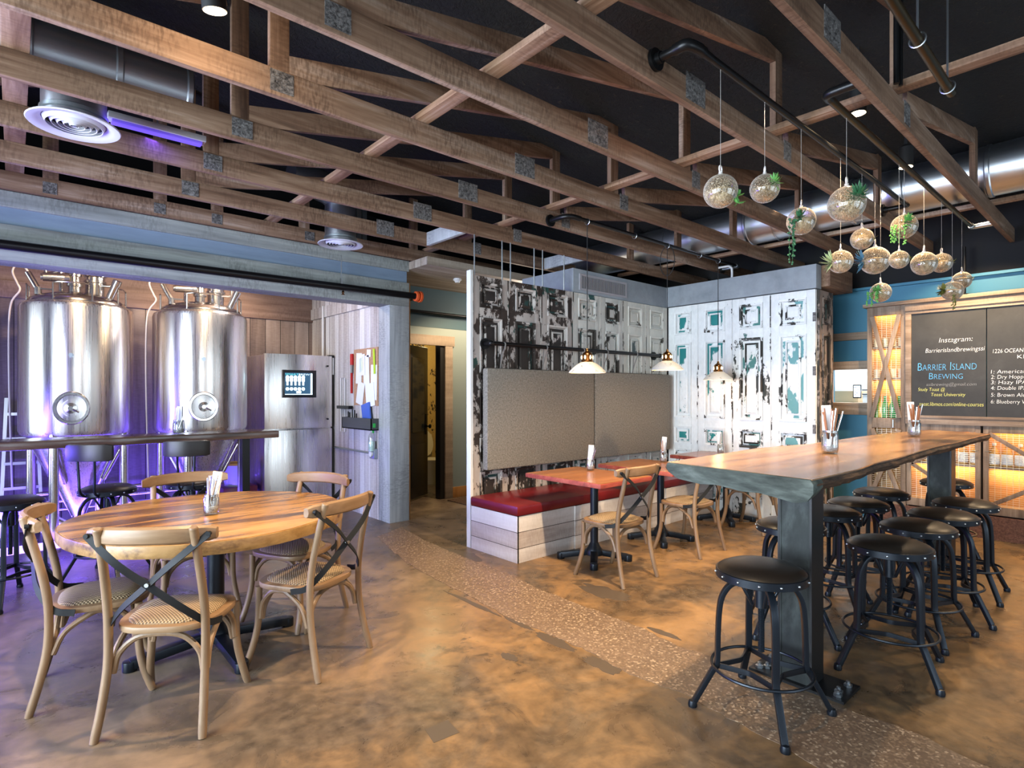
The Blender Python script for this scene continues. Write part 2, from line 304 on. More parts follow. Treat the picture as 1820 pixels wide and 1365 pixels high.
# ------------------------------------------------------------------ mesh helpers
class MB:
    def __init__(s): s.bm = bmesh.new()
    def face(s, vs):
        try: return s.bm.faces.new(vs)
        except ValueError: return None
    def hexa(s, p):
        v = [s.bm.verts.new(q) for q in p]
        for f in ((0, 3, 2, 1), (4, 5, 6, 7), (0, 1, 5, 4), (1, 2, 6, 5), (2, 3, 7, 6), (3, 0, 4, 7)): s.face([v[i] for i in f])
        return s
    def box(s, x0, x1, y0, y1, z0, z1):
        return s.hexa([(x0, y0, z0), (x1, y0, z0), (x1, y1, z0), (x0, y1, z0), (x0, y0, z1), (x1, y0, z1), (x1, y1, z1), (x0, y1, z1)])
    def bar(s, a, b, w, h, up=(0, 0, 1)):
        """rectangular bar from a to b: w sideways, h along `up`"""
        a, b = Vector(a), Vector(b); d = (b - a).normalized(); u = Vector(up)
        sd = d.cross(u)
        if sd.length < 1e-5: sd = d.cross(Vector((1, 0, 0)))
        sd.normalize(); u = sd.cross(d).normalized(); sd *= w / 2; u *= h / 2
        return s.hexa([a - sd - u, a + sd - u, b + sd - u, b - sd - u, a - sd + u, a + sd + u, b + sd + u, b - sd + u])
    def tube(s, pts, r, n=8, closed=False, caps=True, flat=None):
        pts = [Vector(p) for p in pts]; N = len(pts); rings = []
        rr = r if isinstance(r, (list, tuple)) else [r] * N
        ref = None
        for i, p in enumerate(pts):
            if closed: t = pts[(i + 1) % N] - pts[i - 1]
            else: t = pts[min(i + 1, N - 1)] - pts[max(i - 1, 0)]
            t.normalize()
            if ref is None:
                ref = Vector((0, 0, 1)) if abs(t.z) < .9 else Vector((1, 0, 0))
                ref = (ref - t * ref.dot(t)).normalized()
            else:
                ref = ref - t * ref.dot(t)
                ref.normalize()
            bi = t.cross(ref)
            k1, k2 = (1, 1) if flat is None else flat
            rings.append([s.bm.verts.new(p + (ref * math.cos(2 * PI * j / n) * k1 + bi * math.sin(2 * PI * j / n) * k2) * rr[i]) for j in range(n)])
        for i in range(N if closed else N - 1):
            A, B = rings[i], rings[(i + 1) % N]
            for j in range(n): s.face([A[j], A[(j + 1) % n], B[(j + 1) % n], B[j]])
        if caps and not closed:
            s.face(list(reversed(rings[0]))); s.face(rings[-1])
        return s
    def strip(s, pts, w, t, side):
        """flat strap along pts: width w along `side` direction list/vector, thickness t"""
        pts = [Vector(p) for p in pts]; N = len(pts); R4 = []
        for i, p in enumerate(pts):
            d = (pts[min(i + 1, N - 1)] - pts[max(i - 1, 0)]).normalized()
            sd = Vector(side); sd = (sd - d * sd.dot(d)).normalized(); nn = d.cross(sd).normalized()
            R4.append([s.bm.verts.new(p + sd * (a * w / 2) + nn * (b * t / 2)) for a, b in ((-1, -1), (1, -1), (1, 1), (-1, 1))])
        for i in range(N - 1):
            for j in range(4): s.face([R4[i][j], R4[i][(j + 1) % 4], R4[i + 1][(j + 1) % 4], R4[i + 1][j]])
        s.face(list(reversed(R4[0]))); s.face(R4[-1]); return s
    def lathe(s, prof, c=(0, 0, 0), n=24, mat=None):
        """profile [(r,z)] about z; mat: optional Matrix applied"""
        rings = []
        for r, z in prof:
            if r < 1e-6: rings.append([s.bm.verts.new((0, 0, z))])
            else: rings.append([s.bm.verts.new((r * math.cos(2 * PI * j / n), r * math.sin(2 * PI * j / n), z)) for j in range(n)])
        for A, B in zip(rings, rings[1:]):
            if len(A) == 1 and len(B) == 1: continue
            for j in range(n):
                k = (j + 1) % n
                if len(A) == 1: s.face([A[0], B[k], B[j]])
                elif len(B) == 1: s.face([A[j], A[k], B[0]])
                else: s.face([A[j], A[k], B[k], B[j]])
        vs = [v for rg in rings for v in rg]
        T = Matrix.Translation(Vector(c)) @ (mat or Matrix.Identity(4))
        for v in vs: v.co = T @ v.co
        return s
    def cyl(s, a, b, r, n=16, r2=None):
        a, b = Vector(a), Vector(b); L = (b - a).length
        q = Vector((0, 0, 1)).rotation_difference((b - a).normalized()).to_matrix().to_4x4()
        return s.lathe([(0, 0), (r, 0), (r if r2 is None else r2, L), (0, L)], a, n, q)
    def ball(s, c, r, n=16, m=10, sc=(1, 1, 1)):
        prof = [(r * math.sin(PI * i / m), -r * math.cos(PI * i / m)) for i in range(m + 1)]
        prof[0] = (0, -r); prof[-1] = (0, r)
        return s.lathe(prof, c, n, Matrix.Diagonal((*sc, 1)))
    def prism(s, poly, z0, z1):
        a = [s.bm.verts.new((x, y, z0)) for x, y in poly]; b = [s.bm.verts.new((x, y, z1)) for x, y in poly]
        s.face(list(reversed(a))); s.face(b); n = len(a)
        for i in range(n): s.face([a[i], a[(i + 1) % n], b[(i + 1) % n], b[i]])
        return s
    def leaf(s, a, b, w, up=(0, 0, 1), fold=.15):
        a, b = Vector(a), Vector(b); d = b - a; sd = d.cross(Vector(up))
        if sd.length < 1e-6: sd = d.cross(Vector((1, 0, 0)))
        sd.normalize(); nn = sd.cross(d).normalized(); L = d.length
        rows = []
        for t, ww in ((0, .45), (.35, 1.), (.7, .75), (1, .04)):
            p = a + d * t + nn * (L * .18 * t * t); hw = w * ww / 2; th = w * .16 * ww
            rows.append([s.bm.verts.new(q) for q in (p - sd * hw, p - nn * th, p + sd * hw, p + nn * th * .4 - nn * fold * hw)])
        for A, B in zip(rows, rows[1:]):
            for j in range(4): s.face([A[j], A[(j + 1) % 4], B[(j + 1) % 4], B[j]])
        s.face(list(reversed(rows[0]))); s.face(rows[-1]); return s
    def build(s, name, m, parent=None, bevel=0., sub=0, smooth=True, second=None):
        if second:
            s.bm.faces.ensure_lookup_table()
            for f in s.bm.faces[second[0]:]: f.material_index = 1
        bmesh.ops.recalc_face_normals(s.bm, faces=s.bm.faces[:])
        if bevel:
            es = [e for e in s.bm.edges if len(e.link_faces) == 2 and e.calc_face_angle(0) > R(30)]
            bmesh.ops.bevel(s.bm, geom=es, offset=bevel, segments=2, affect='EDGES', profile=.6, clamp_overlap=True)
        me = bpy.data.meshes.new(name); s.bm.to_mesh(me); s.bm.free()
        me.materials.append(M[m] if isinstance(m, str) else m)
        if second: me.materials.append(M[second[1]])
        if smooth:
            for p in me.polygons: p.use_smooth = True
            me.set_sharp_from_angle(angle=R(38))
        o = bpy.data.objects.new(name, me); COL.objects.link(o)
        if parent: o.parent = parent
        if sub:
            md = o.modifiers.new('s', 'SUBSURF'); md.levels = sub; md.render_levels = sub
        return o

def tag(o, label, cat, group=None):
    o['label'] = label; o['category'] = cat
    if group: o['group'] = group
    return o
def thing(name, label, cat, loc=(0, 0, 0), rz=0., group=None):
    o = bpy.data.objects.new(name, None); COL.objects.link(o); o.empty_display_size = .1
    o.location = loc; o.rotation_euler = (0, 0, rz); return tag(o, label, cat, group)
def struct(name, mb, m, **kw):
    o = mb.build(name, m, **kw); o['kind'] = 'structure'; return o
def dup(root, loc, rz, label, group=None):
    r = root.copy(); COL.objects.link(r); r.location = loc; r.rotation_euler = (0, 0, rz); r['label'] = label
    if group: r['group'] = group
    for ch in list(root.children):
        c = ch.copy(); COL.objects.link(c); c.parent = r
        for g in list(ch.children):
            d = g.copy(); COL.objects.link(d); d.parent = c
    return r
def arc(c, r, a0, a1, n, fn): return [fn(c, r, a0 + (a1 - a0) * i / (n - 1)) for i in range(n)]
def bez(p0, p1, p2, p3, n=10):
    p0, p1, p2, p3 = map(Vector, (p0, p1, p2, p3)); o = []
    for i in range(n + 1):
        t = i / n; o.append(p0 * (1 - t) ** 3 + p1 * 3 * t * (1 - t) ** 2 + p2 * 3 * t * t * (1 - t) + p3 * t ** 3)
    return o
def smooth_path(pts, n=6):
    """Catmull-Rom through pts"""
    P = [Vector(p) for p in pts]; P = [P[0] * 2 - P[1]] + P + [P[-1] * 2 - P[-2]]; o = []
    for i in range(1, len(P) - 2):
        a, b, c, d = P[i - 1:i + 3]
        for j in range(n):
            t = j / n
            o.append(.5 * ((2 * b) + (c - a) * t + (2 * a - 5 * b + 4 * c - d) * t * t + (3 * b - a - 3 * c + d) * t ** 3))
    o.append(P[-2]); return o
def text_mesh(name, body, m, parent, loc, rot, width, height, shear=0., thick=.0008, sc_small=None, thin=-.017):
    cu = bpy.data.curves.new('t', 'FONT'); cu.body = body; cu.size = 1.; cu.shear = shear; cu.extrude = .0; cu.resolution_u = 3; cu.offset = thin
    t = bpy.data.objects.new('t', cu); COL.objects.link(t)
    if sc_small:
        cu.small_caps_scale = sc_small
        for i, ch in enumerate(body): cu.body_format[i].use_small_caps = True
    bpy.context.view_layer.update()
    me = bpy.data.meshes.new_from_object(t.evaluated_get(bpy.context.evaluated_depsgraph_get()))
    xs = [v.co.x for v in me.vertices]
    bpy.data.objects.remove(t); bpy.data.curves.remove(cu)
    x0, x1 = min(xs), max(xs)
    capz = .73   # cap height of the built-in face per unit size
    for v in me.vertices:
        v.co.x = (v.co.x - x0) / (x1 - x0) * width; v.co.y = v.co.y / capz * height; v.co.z = thick
    me.materials.clear(); me.materials.append(M[m]); me.name = name
    o = bpy.data.objects.new(name, me); COL.objects.link(o); o.location = loc; o.rotation_euler = rot
    if parent: o.parent = parent
    return o

# ------------------------------------------------------------------ the room
struct('floor', MB().box(-3, 10, -3, 9.5, -.1, 0), 'floor')
Lp = [(2.52, -1.2), (2.43, .6), (2.428, .893), (2.481, 1.319), (2.519, 1.547), (2.494, 1.714), (2.469, 1.893), (2.51, 2.204), (2.509, 2.503), (2.476, 2.874), (2.519, 3.188), (2.55, 3.743), (2.616, 4.394), (2.75, 5.0), (2.86, 5.4)]
Rp = [(3.27, 5.6), (3.16, 5.0), (3.117, 4.587), (3.096, 4.227), (3.083, 3.472), (3.024, 3.083), (3.018, 2.665), (3.019, 2.398), (3.016, 2.148), (2.956, 1.89), (2.985, 1.721), (2.961, 1.043), (2.989, .831), (2.978, .635), (2.92, .4), (2.95, -1.2)]
def wob(P, amp, n=7):
    o = []
    for a, b in zip(P, P[1:]):
        for i in range(n):
            t = i / n; o.append((a[0] + (b[0] - a[0]) * t + (rnd.random() - .5) * amp, a[1] + (b[1] - a[1]) * t))
    return o + [P[-1]]
struct('floor_strip', MB().prism(wob(Lp, .022) + wob(Rp, .018), 0., .002), 'terrazzo', smooth=False)
# dark cement patches along the old wall line
for i, (x, y, rx, ry) in enumerate([(2.44, 2.02, .05, .13), (2.46, 2.42, .045, .16), (2.47, 2.75, .02, .14), (3.05, 2.05, .03, .12), (3.09, 4.3, .12, .35), (1.42, 2.1, .07, .06), (2.12, 2.44, .035, .06), (2.45, 1.5, .035, .06), (2.46, 3.25, .022, .3), (3.35, 2.75, .1, .22)]):
    p = [(x + rx * (1 + .45 * (rnd.random() - .5)) * math.cos(a * PI / 12), y + ry * (1 + .45 * (rnd.random() - .5)) * math.sin(a * PI / 12)) for a in range(24)]
    if i == 5: p = [(x + rx * sx + .01 * rnd.random(), y + ry * sy) for sx, sy in ((-1, -.8), (.8, -1), (1, .9), (-.7, 1))]
    o = struct('floor_patch', MB().prism(p, 0, .001 if i != 8 else .0012), plain('dark_cement_patch', (.065, .048, .034), .4) if i == 0 else bpy.data.materials['dark_cement_patch'], smooth=False)
# roof: black sprayed foam, gently falling towards the bar
def roofz(x): return 3.78 - .06 * (x - 3.8)
struct('ceiling', MB().hexa([(-3, -3, roofz(-3)), (10, -3, roofz(10)), (10, 9.5, roofz(10)), (-3, 9.5, roofz(-3)), (-3, -3, roofz(-3) + .1), (10, -3, roofz(10) + .1), (10, 9.5, roofz(10) + .1), (-3, 9.5, roofz(-3) + .1)]), 'foam')
struct('wall_upper_back', MB().box(-3, 9, 6.75, 6.85, 3.08, 4.4), 'blackwall')  # near-black colour stands in for the unlit void over the header
# grey header over the brewing alcove and the post that carries it
HB = MB().box(-3, 3.51, 5.84, 6.10, 2.52, 2.80)
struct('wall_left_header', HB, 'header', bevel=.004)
struct('wall_left_band', MB().box(-3, 3.49, 5.865, 6.09, 2.80, 2.935), 'bluebeam')
struct('wall_left_plate', MB().box(-3, 3.51, 5.845, 6.10, 2.935, 3.06), 'header', bevel=.004)
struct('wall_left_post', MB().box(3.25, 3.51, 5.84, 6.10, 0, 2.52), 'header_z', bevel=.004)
struct('trim_1', MB().box(3.513, 3.53, 5.85, 6.10, 0, 2.8), 'orangewood')
# alcove: boarded wing wall, back wall, ceiling
struct('wall_alcove_side', MB().box(3.25, 3.51, 6.10, 8.2, 0, 3.0), 'wing')
struct('wall_alcove_back', MB().box(-3, 3.25, 8.1, 8.2, 0, 2.62), 'rback')
BB = MB()
struct('trim_2', MB().box(-3, 3.25, 8.07, 8.1, 2.52, 2.7), 'rbackh', bevel=.003)
struct('wall_alcove_back_upper', MB().box(-3, 3.25, 8.1, 8.2, 2.62, 3.0), 'rbackh')
struct('trim_3', MB().box(3.22, 3.25, 6.10, 8.07, 2.55, 2.7), 'wing')
struct('ceiling_alcove', MB().box(-3, 3.51, 6.10, 8.2, 2.96, 3.06), planks('alcove_ceiling_boards', 1, 0, .14, [(.2, (.12, .07, .05)), (.5, (.25, .17, .13)), (.8, (.38, .29, .24))]))
# hallway behind the post: boarded ceiling, back wall with doorway
struct('ceiling_hall', MB().box(3.51, 8.2, 5.45, 6.8, 2.96, 3.05), 'hallceil')
hw = MB().box(3.51, 3.99, 6.7, 6.8, 0, 2.96).box(4.62, 8.2, 6.7, 6.8, 0, 2.5).box(3.99, 4.62, 6.7, 6.8, 2.19, 2.5)
struct('wall_hall', hw, 'sagewall')
struct('wall_hall_upper', MB().box(3.51, 8.2, 6.695, 6.8, 2.42, 2.96), 'tealdark')
struct('trim_4', MB().box(4.60, 4.73, 6.675, 6.72, 0, 2.17).box(3.87, 4.0, 6.675, 6.72, 0, 2.17).box(3.84, 4.76, 6.67, 6.72, 2.17, 2.31), 'hallceil', bevel=.004)
struct('trim_5', MB().box(4.53, 4.62, 6.70, 6.82, 0, 2.19).box(3.99, 4.03, 6.7, 6.82, 0, 2.19), 'darkdoor')
struct('baseboard_hall', MB().box(4.73, 8.2, 6.68, 6.7, 0, .15), 'orangewood', bevel=.004)
# washroom beyond the doorway
struct('wall_washroom', MB().box(3.6, 6.2, 8.6, 8.7, 0, 2.8), 'wallpaper')
struct('wall_washroom_side', MB().box(6.1, 6.2, 6.8, 8.6, 0, 2.8), 'wallpaper')
d1 = MB().box(0, .04, 0, .62, .02, 2.17).build('door_1', 'darkdoor', bevel=.004); d1['kind'] = 'structure'; d1.location = (4.03, 6.82, 0); d1.rotation_euler = (0, 0, R(-59))
MB().box(.041, .05, .12, .50, .95, 2.0).build('door_pane', 'darkpane', d1)
MB().box(-.010, -.001, .12, .50, .95, 2.0).build('door_pane', 'darkpane', d1)
MB().box(.041, .048, .1, .52, .18, .78).build('door_panel', 'darkdoor', d1, bevel=.006)
k = MB(); k.lathe([(0, 0), (.028, 0), (.028, .01), (.012, .02), (.012, .045), (.03, .055), (.03, .075), (0, .085)], (.041, .56, 1.02), 14, Matrix.Rotation(R(90), 4, 'Y')); k.box(.04, .048, .535, .585, .9, 1.2); k.build('door_handle', 'iron', d1)
t = thing('toilet', 'cream toilet with raised lid glimpsed through the dark hallway door', 'toilet', (5.23, 8.0, 0))
MB().lathe([(0, 0), (.12, 0), (.11, .2), (.19, .38), (.2, .41), (.15, .41), (.1, .3), (0, .28)], (0, 0, 0), 20, Matrix.Diagonal((1, 1.25, 1, 1))).build('bowl', 'cream', t)
MB().box(-.22, .22, .3, .5, .4, .8).build('cistern', 'cream', t, bevel=.03)
MB().lathe([(0, 0), (.19, 0), (.19, .02), (0, .02)], (0, .25, .66), 20, Matrix.Rotation(R(78), 4, 'X') @ Matrix.Diagonal((1, 1.25, 1, 1))).build('lid', 'cream', t)
tag(MB().box(4.55, 5.75, 5.0, 6.55, .001, .012).build('hall_rug', 'rug'), 'dark brown mat on the hallway floor behind the bench wall', 'rug')
# partition behind the old doors, grey plaster band above them
struct('wall_partition', MB().box(4.90, 6.80, 4.475, 4.56, 0, 2.66).box(6.75, 6.85, 2.53, 4.475, 0, 2.66), 'blackwall')
struct('trim_6', MB().box(3.330, 3.36, 4.405, 4.468, 0, 2.70), wood('white_door_edge', [(.3, (.6, .62, .62)), (.7, (.8, .82, .82))], 2, 6, 10))
struct('wall_partition_band', MB().box(4.82, 6.694, 4.43, 5.3, 2.665, 2.94).box(6.694, 6.84, 2.51, 5.3, 2.672, 2.94), 'concrete', bevel=.004)
g = thing('wall_grille', 'pale grey louvred air grille in the plaster band above the bench doors', 'vent', (4.92, 4.43, 2.70))
MB().box(0, .88, -.012, 0, 0, .02).box(0, .88, -.012, 0, .165, .19).box(0, .03, -.012, 0, .02, .165).box(.85, .88, -.012, 0, .02, .165).build('frame', plain('grille_paint', (.34, .33, .36), .5), g)
gl = MB()
for i in range(34): gl.bar((.04 + i * .0245, -.008, .02), (.04 + i * .0245, -.008, .165), .012, .006)
gl.build('louvre', plain('grille_slat', (.3, .29, .31), .5), g)
MB().box(.03, .85, -.003, -.001, .02, .165).build('backing', 'black', g)
struct('trim_7', MB().box(6.845, 7.55, 2.42, 2.66, 2.70, 2.94), 'truss_x', bevel=.005)
# bar side: blue wall, opening to the back room
bw = MB().box(7.75, 7.85, 2.72, 4.5, 0, 2.75).box(7.75, 7.85, -3, 2.30, 0, 2.75).box(7.75, 7.85, 2.30, 2.72, 0, 1.36).box(7.75, 7.85, 2.30, 2.72, 1.80, 2.75)
struct('wall_right', bw, 'bluewall')
struct('wall_right_upper', MB().box(7.85, 7.95, -3, 6.8, 2.75, 4.), 'blackwall')  # near-black colour stands in for the dark void over the blue wall
struct('trim_8', MB().box(7.70, 7.75, -3, 4.4, 2.745, 2.775), 'bluewall')
struct('trim_9', MB().box(7.66, 7.75, 2.28, 2.75, 1.79, 1.89), 'cabh', bevel=.004)
struct('trim_10', MB().box(7.66, 7.75, 2.28, 2.75, 1.24, 1.345), 'cabh', bevel=.004)
struct('trim_11', MB().box(7.66, 7.86, 2.28, 2.75, 1.345, 1.385), 'cabh', bevel=.004)
struct('trim_12', MB().box(7.68, 7.75, 2.28, 2.75, 2.15, 2.24), 'cabh', bevel=.004)
struct('trim_13', MB().box(7.60, 7.75, 2.70, 2.80, 0, 2.30), 'orangewood', bevel=.004)
struct('wall_backroom', MB().box(9.4, 9.5, 1.0, 5.0, 0, 2.6), plain('backroom_wall', (.75, .77, .78), .6))
struct('floor_backroom_counter', MB().box(7.86, 9.4, 2.0, 3.8, 1.33, 1.37), plain('backroom_counter', (.7, .7, .7), .4))
# walls behind the viewpoint, with tall shop windows
struct('wall_south', MB().box(-2.6, 10, -2.7, -2.6, 0, .35).box(-2.6, 10, -2.7, -2.6, 2.75, 3.9).box(-2.6, -1.6, -2.7, -2.6, .35, 2.75).box(.6, 1.6, -2.7, -2.6, .35, 2.75).box(4.2, 5.0, -2.7, -2.6, .35, 2.75).box(7.6, 10, -2.7, -2.6, .35, 2.75), 'header')
struct('wall_west', MB().box(-2.7, -2.6, -2.7, 8.2, 0, .35).box(-2.7, -2.6, -2.7, 8.2, 2.75, 3.9).box(-2.7, -2.6, -2.7, -1.8, .35, 2.75).box(-2.7, -2.6, .9, 1.3, .35, 2.75).box(-2.7, -2.6, 4.3, 6.2, .35, 2.75).box(-2.7, -2.6, 7.8, 8.2, .35, 2.75), 'header')
for i, (x0, x1) in enumerate(((-1.6, .6), (1.6, 4.2), (5.0, 7.6))):
    mb = MB()
    for j in range(4): x = x0 + (x1 - x0) * j / 3; mb.box(x - .035, x + .035, -2.69, -2.61, .35, 2.75)
    mb.box(x0, x1, -2.69, -2.61, 2.05, 2.12)
    struct('window_%d' % (i + 1), mb, 'mullion')
for i, (y0, y1) in enumerate(((-1.8, .9), (1.3, 4.3), (6.2, 7.8))):  # last opening is added, out of view, to light the tanks
    mb = MB()
    for j in range(4): y = y0 + (y1 - y0) * j / 3; mb.box(-2.69, -2.61, y - .035, y + .035, .35, 2.75)
    mb.box(-2.69, -2.61, y0, y1, 2.05, 2.12)
    struct('window_%d' % (i + 4), mb, 'mullion')

# ------------------------------------------------------------------ roof trusses
YK = [.98 + .688 * i for i in range(8)]
CZ, CH, CT = 3.06, .14, .042
TL = ['timber roof truss nearest the viewer, crossing the top corner above the long table',
      'timber roof truss with the long black pipe and most glass globes on its side',
      'third timber roof truss from the viewer, just beyond the black globe pipe',
      'fourth timber roof truss from the viewer, plain, before the round table',
      'timber roof truss with the pendant lamp pipe bolted to its face',
      'timber roof truss running straight above the old doors behind the bench',
      'timber roof truss second from the grey header, over the small far vent',
      'timber roof truss lying along the top of the grey alcove header']
for kx, Y in enumerate(YK):
    t = thing('roof_truss', TL[kx], 'roof truss', (0, Y, CZ), 0, 'roof trusses')
    xe = 7.75 if kx < 6 else (5.6 if kx == 6 else 4.9)
    MB().box(-2.55, xe, 0, CT, 0, CH).build('bottom_chord', 'truss_x', t, bevel=.004)
    def zr(x): return roofz(x) - CZ
    for x in ([1.0, 3.78, 5.85] if kx != 7 else [.17, .92, 1.38, 2.2, 3.5]):
        if x < xe: MB().box(x, x + .10, .001, CT - .001, CH - .03 if kx == 7 else .14, zr(x + .1) + .01).build('post', 'truss_z', t, bevel=.003)
    if kx == 7:
        pass
    else:
        diags = [((-1.6, .16), (.96, .86)), ((1.08, .165), (3.79, .70)), ((3.98, .165), (5.88, .53))]
        if kx >= 5: diags = diags[:2]
        for (xa, za), (xb, zb) in diags:
            MB().bar((xa, CT / 2, za), (xb, CT / 2, zb), CT - .004, .125).build('diagonal', 'truss_x', t, bevel=.003)
    gp = [(1.0, .12, .11), (2.70, .19, .145), (3.90, .11, .13)] if kx != 7 else [(.17, .09, .09), (.92, .09, .09), (1.38, .09, .09), (2.25, .1, .09)]
    for gx, gw, gh in gp:
        if gx + gw > xe: continue
        g = MB().box(gx, gx + gw, -.004, 0, .02, .02 + gh)
        for a in range(5):
            for b in range(int(gw / .024)): g.box(gx + .008 + b * .024, gx + .02 + b * .024, -.007, -.004, .03 + a * gh / 5.5, .035 + a * gh / 5.5)
        g.build('truss_plate', 'plate', t)
RL = ['wide pale runner board across the trusses at the far edge beside the round vent', 'runner board across the trusses above the round table, lit pink from below',
      'long runner board across the trusses above the red tables, near the posts', 'runner board across the trusses just in front of the big silver duct']
for (x0, x1, w), lb in zip(((-.05, .06, .1), (1.88, 1.97, .09), (3.70, 3.79, .09), (6.60, 6.68, .09)), RL):
    tag(MB().box(x0, x1, .2 if x0 > 1.9 or x0 < 0 else -.4, 6.3 if x0 < 6 else 5.2, CZ + CH + .001, CZ + CH + .04).build('runner_board', 'truss_y', None, bevel=.003), lb, 'runner board', 'runner boards across the trusses')
# far wall of short blocking boards between chords
for (x, ya, yb), lb in zip(((3.28, YK[5] + CT, YK[6]), (5.02, YK[5] + CT, YK[6])), ('pale blocking board between two trusses over the hallway entrance', 'pale blocking board between two trusses behind the plaster band corner')):
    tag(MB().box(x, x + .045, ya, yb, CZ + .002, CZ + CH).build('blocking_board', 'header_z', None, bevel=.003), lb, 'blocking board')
gm = MB()
for i in range(5): gm.box(2.86 + i * .07, 2.92 + i * .07, 6.3, 6.32, 3.07, 3.75)
tag(gm.build('metal_panel', 'galv'), 'ribbed galvanised sheet panel above the end of the alcove header', 'metal panel')

# ------------------------------------------------------------------ ducts, vents, pipes under the roof
t = thing('air_duct', 'large silver spiral duct running above the grey plaster band and bar', 'duct', (6.3, 0, 3.405))
MB().cyl((0, -1.6, 0), (0, 5.9, 0), .213, 40).build('tube', 'duct', t)
for y in (-.1, .95, 2.0, 3.05, 4.1): MB().lathe([(.214, -.02), (.222, -.012), (.222, .012), (.214, .02)], (0, y, 0), 40, Matrix.Rotation(R(90), 4, 'X')).build('collar', 'duct', t)
for y in (.3, 1.55, 2.75, 3.9): MB().tube([(0.228 * math.cos(a), y, .228 * math.sin(a)) for a in [PI * 2 * i / 28 for i in range(28)]], .004, 6, True).build('hanger_strap', 'rod', t)
t = thing('air_duct', 'dark silver duct above the large round vent by the alcove', 'duct', (0, 4.1, 3.40))
MB().cyl((-2.5, 0, 0), (.84, 0, 0), .175, 32).build('tube', 'ductx', t)
for x in (.06, .46, .82): MB().lathe([(.176, -.02), (.186, -.012), (.186, .012), (.176, .02)], (x, 0, 0), 32, Matrix.Rotation(R(90), 4, 'Y')).build('collar', 'ductx', t)
def vent(x, y, z, top, label):
    t = thing('ceiling_vent', label, 'vent', (x, y, z), 0, 'round ceiling vents')
    MB().lathe([(.150, .026), (.165, .012), (.19, .003), (.216, 0), (.220, .005), (.216, .010), (.19, .014), (.156, .032)], n=44).build('flange', 'diffuser', t)
    for r in (.018, .046, .074, .102, .130): MB().lathe([(r, .002), (r + .003, .0), (r + .017, .026), (r + .014, .028)], n=36).build('ring', 'diffuser', t)
    MB().lathe([(0, .0), (.012, .0), (.012, .03), (0, .034)], n=16).build('hub', 'stud', t)
    c = MB(); c.bar((-.15, 0, .036), (.15, 0, .036), .006, .012); c.bar((0, -.15, .036), (0, .15, .036), .006, .012); c.build('crossbar', 'galv', t)
    MB().lathe([(.152, .03), (.152, top), (.147, top), (.147, .03)], n=36).build('neck', 'ductx', t)
    MB().lathe([(.153, .05), (.160, .055), (.160, .075), (.153, .08)], n=36).build('clamp_band', 'galv', t)
    MB().lathe([(0, .05), (.146, .05)], n=24).build('neck_shade', 'black', t)  # black disc standing in for the shaded inside of the neck
vent(.26, 4.08, 3.02, .25, 'large round purple-lit ceiling vent nearest the viewer beside the alcove')
vent(2.47, 5.43, 2.99, .36, 'smaller looking round ceiling vent close to the grey header board')
t = thing('duct_elbow', 'dark flexible duct elbow above the far round vent', 'duct', (2.47, 5.43, 3.36))
MB().tube(bez((0, 0, 0), (0, 0, .15), (-.12, 0, .2), (-.5, 0, .2), 10), .151, 24).build('elbow', 'ductx', t)
def pipe_run(name, label, cat, pts, r, m, flange=None, group=None):
    t = thing(name, label, cat, (0, 0, 0), 0, group)
    MB().tube(pts, r, 14).build('pipe', m, t)
    return t
def elbow(p, r): return MB().ball(p, r, 16, 10)
# black pipe with flange on truss 1
Y1 = YK[1]
t = thing('hanging_pipe', 'long black iron pipe with elbow flanged to a truss, carrying glass globes', 'pipe', (0, 0, 0))
zp = 3.165
MB().tube(smooth_path([(2.41, Y1 - .01, zp), (2.41, 1.56, zp), (2.42, 1.49, zp), (2.48, 1.47, zp), (2.6, 1.47, zp)], 5), .021, 14).tube([(2.55, 1.47, zp), (5.95, 1.47, zp)], .019, 14).build('pipe', 'iron', t)
MB().tube(smooth_path([(2.41, 1.55, zp), (2.415, 1.49, zp), (2.48, 1.47, zp), (2.53, 1.47, zp)], 5), .028, 14).build('elbow', 'iron', t)
for x in (2.41, 5.95): MB().cyl((x, Y1 - .001, zp), (x, Y1 - .02, zp), .055, 24).cyl((x, Y1 - .02, zp), (x, Y1 - .045, zp), .03, 16).build('flange', 'iron', t)
MB().tube(smooth_path([(5.9, 1.47, zp), (5.95, 1.5, zp), (5.95, Y1 - .01, zp)], 5), .022, 12).build('elbow', 'iron', t)
t = thing('hanging_pipe', 'dark bronze pipe beside the nearest truss, ending above the chalkboard side', 'pipe', (0, 0, 0))
zq = 3.11
MB().tube([(3.3, 1.19, zq), (6.95, 1.19, zq)], .02, 14).build('pipe', 'bronze', t)
MB().tube(smooth_path([(3.36, 1.19, zq), (3.3, 1.18, zq), (3.29, 1.12, zq), (3.29, YK[0] + CT, zq)], 5), .025, 14).build('elbow', 'iron', t)
MB().tube(smooth_path([(6.9, 1.19, zq), (6.97, 1.18, zq), (6.97, YK[0] + CT, zq)], 5), .024, 12).build('elbow', 'rod', t)
t = thing('ceiling_pipe', 'bronze pipe on steel hangers at the very top corner of the ceiling', 'pipe', (0, 0, 0))
MB().tube([(1.2, .68, 3.06), (3.5, .68, 2.99)], .021, 14).build('pipe', 'bronze', t)
for x in (2.9, 3.42):
    z = 3.06 - .07 * (x - 1.2) / 2.3
    MB().tube([(x, .68 + .03 * math.cos(a), z + .03 * math.sin(a)) for a in [2 * PI * i / 16 for i in range(16)]], .004, 6, True).tube([(x, .68, z + .03), (x, .68, 3.7)], .005, 6).build('hanger', 'rod', t)
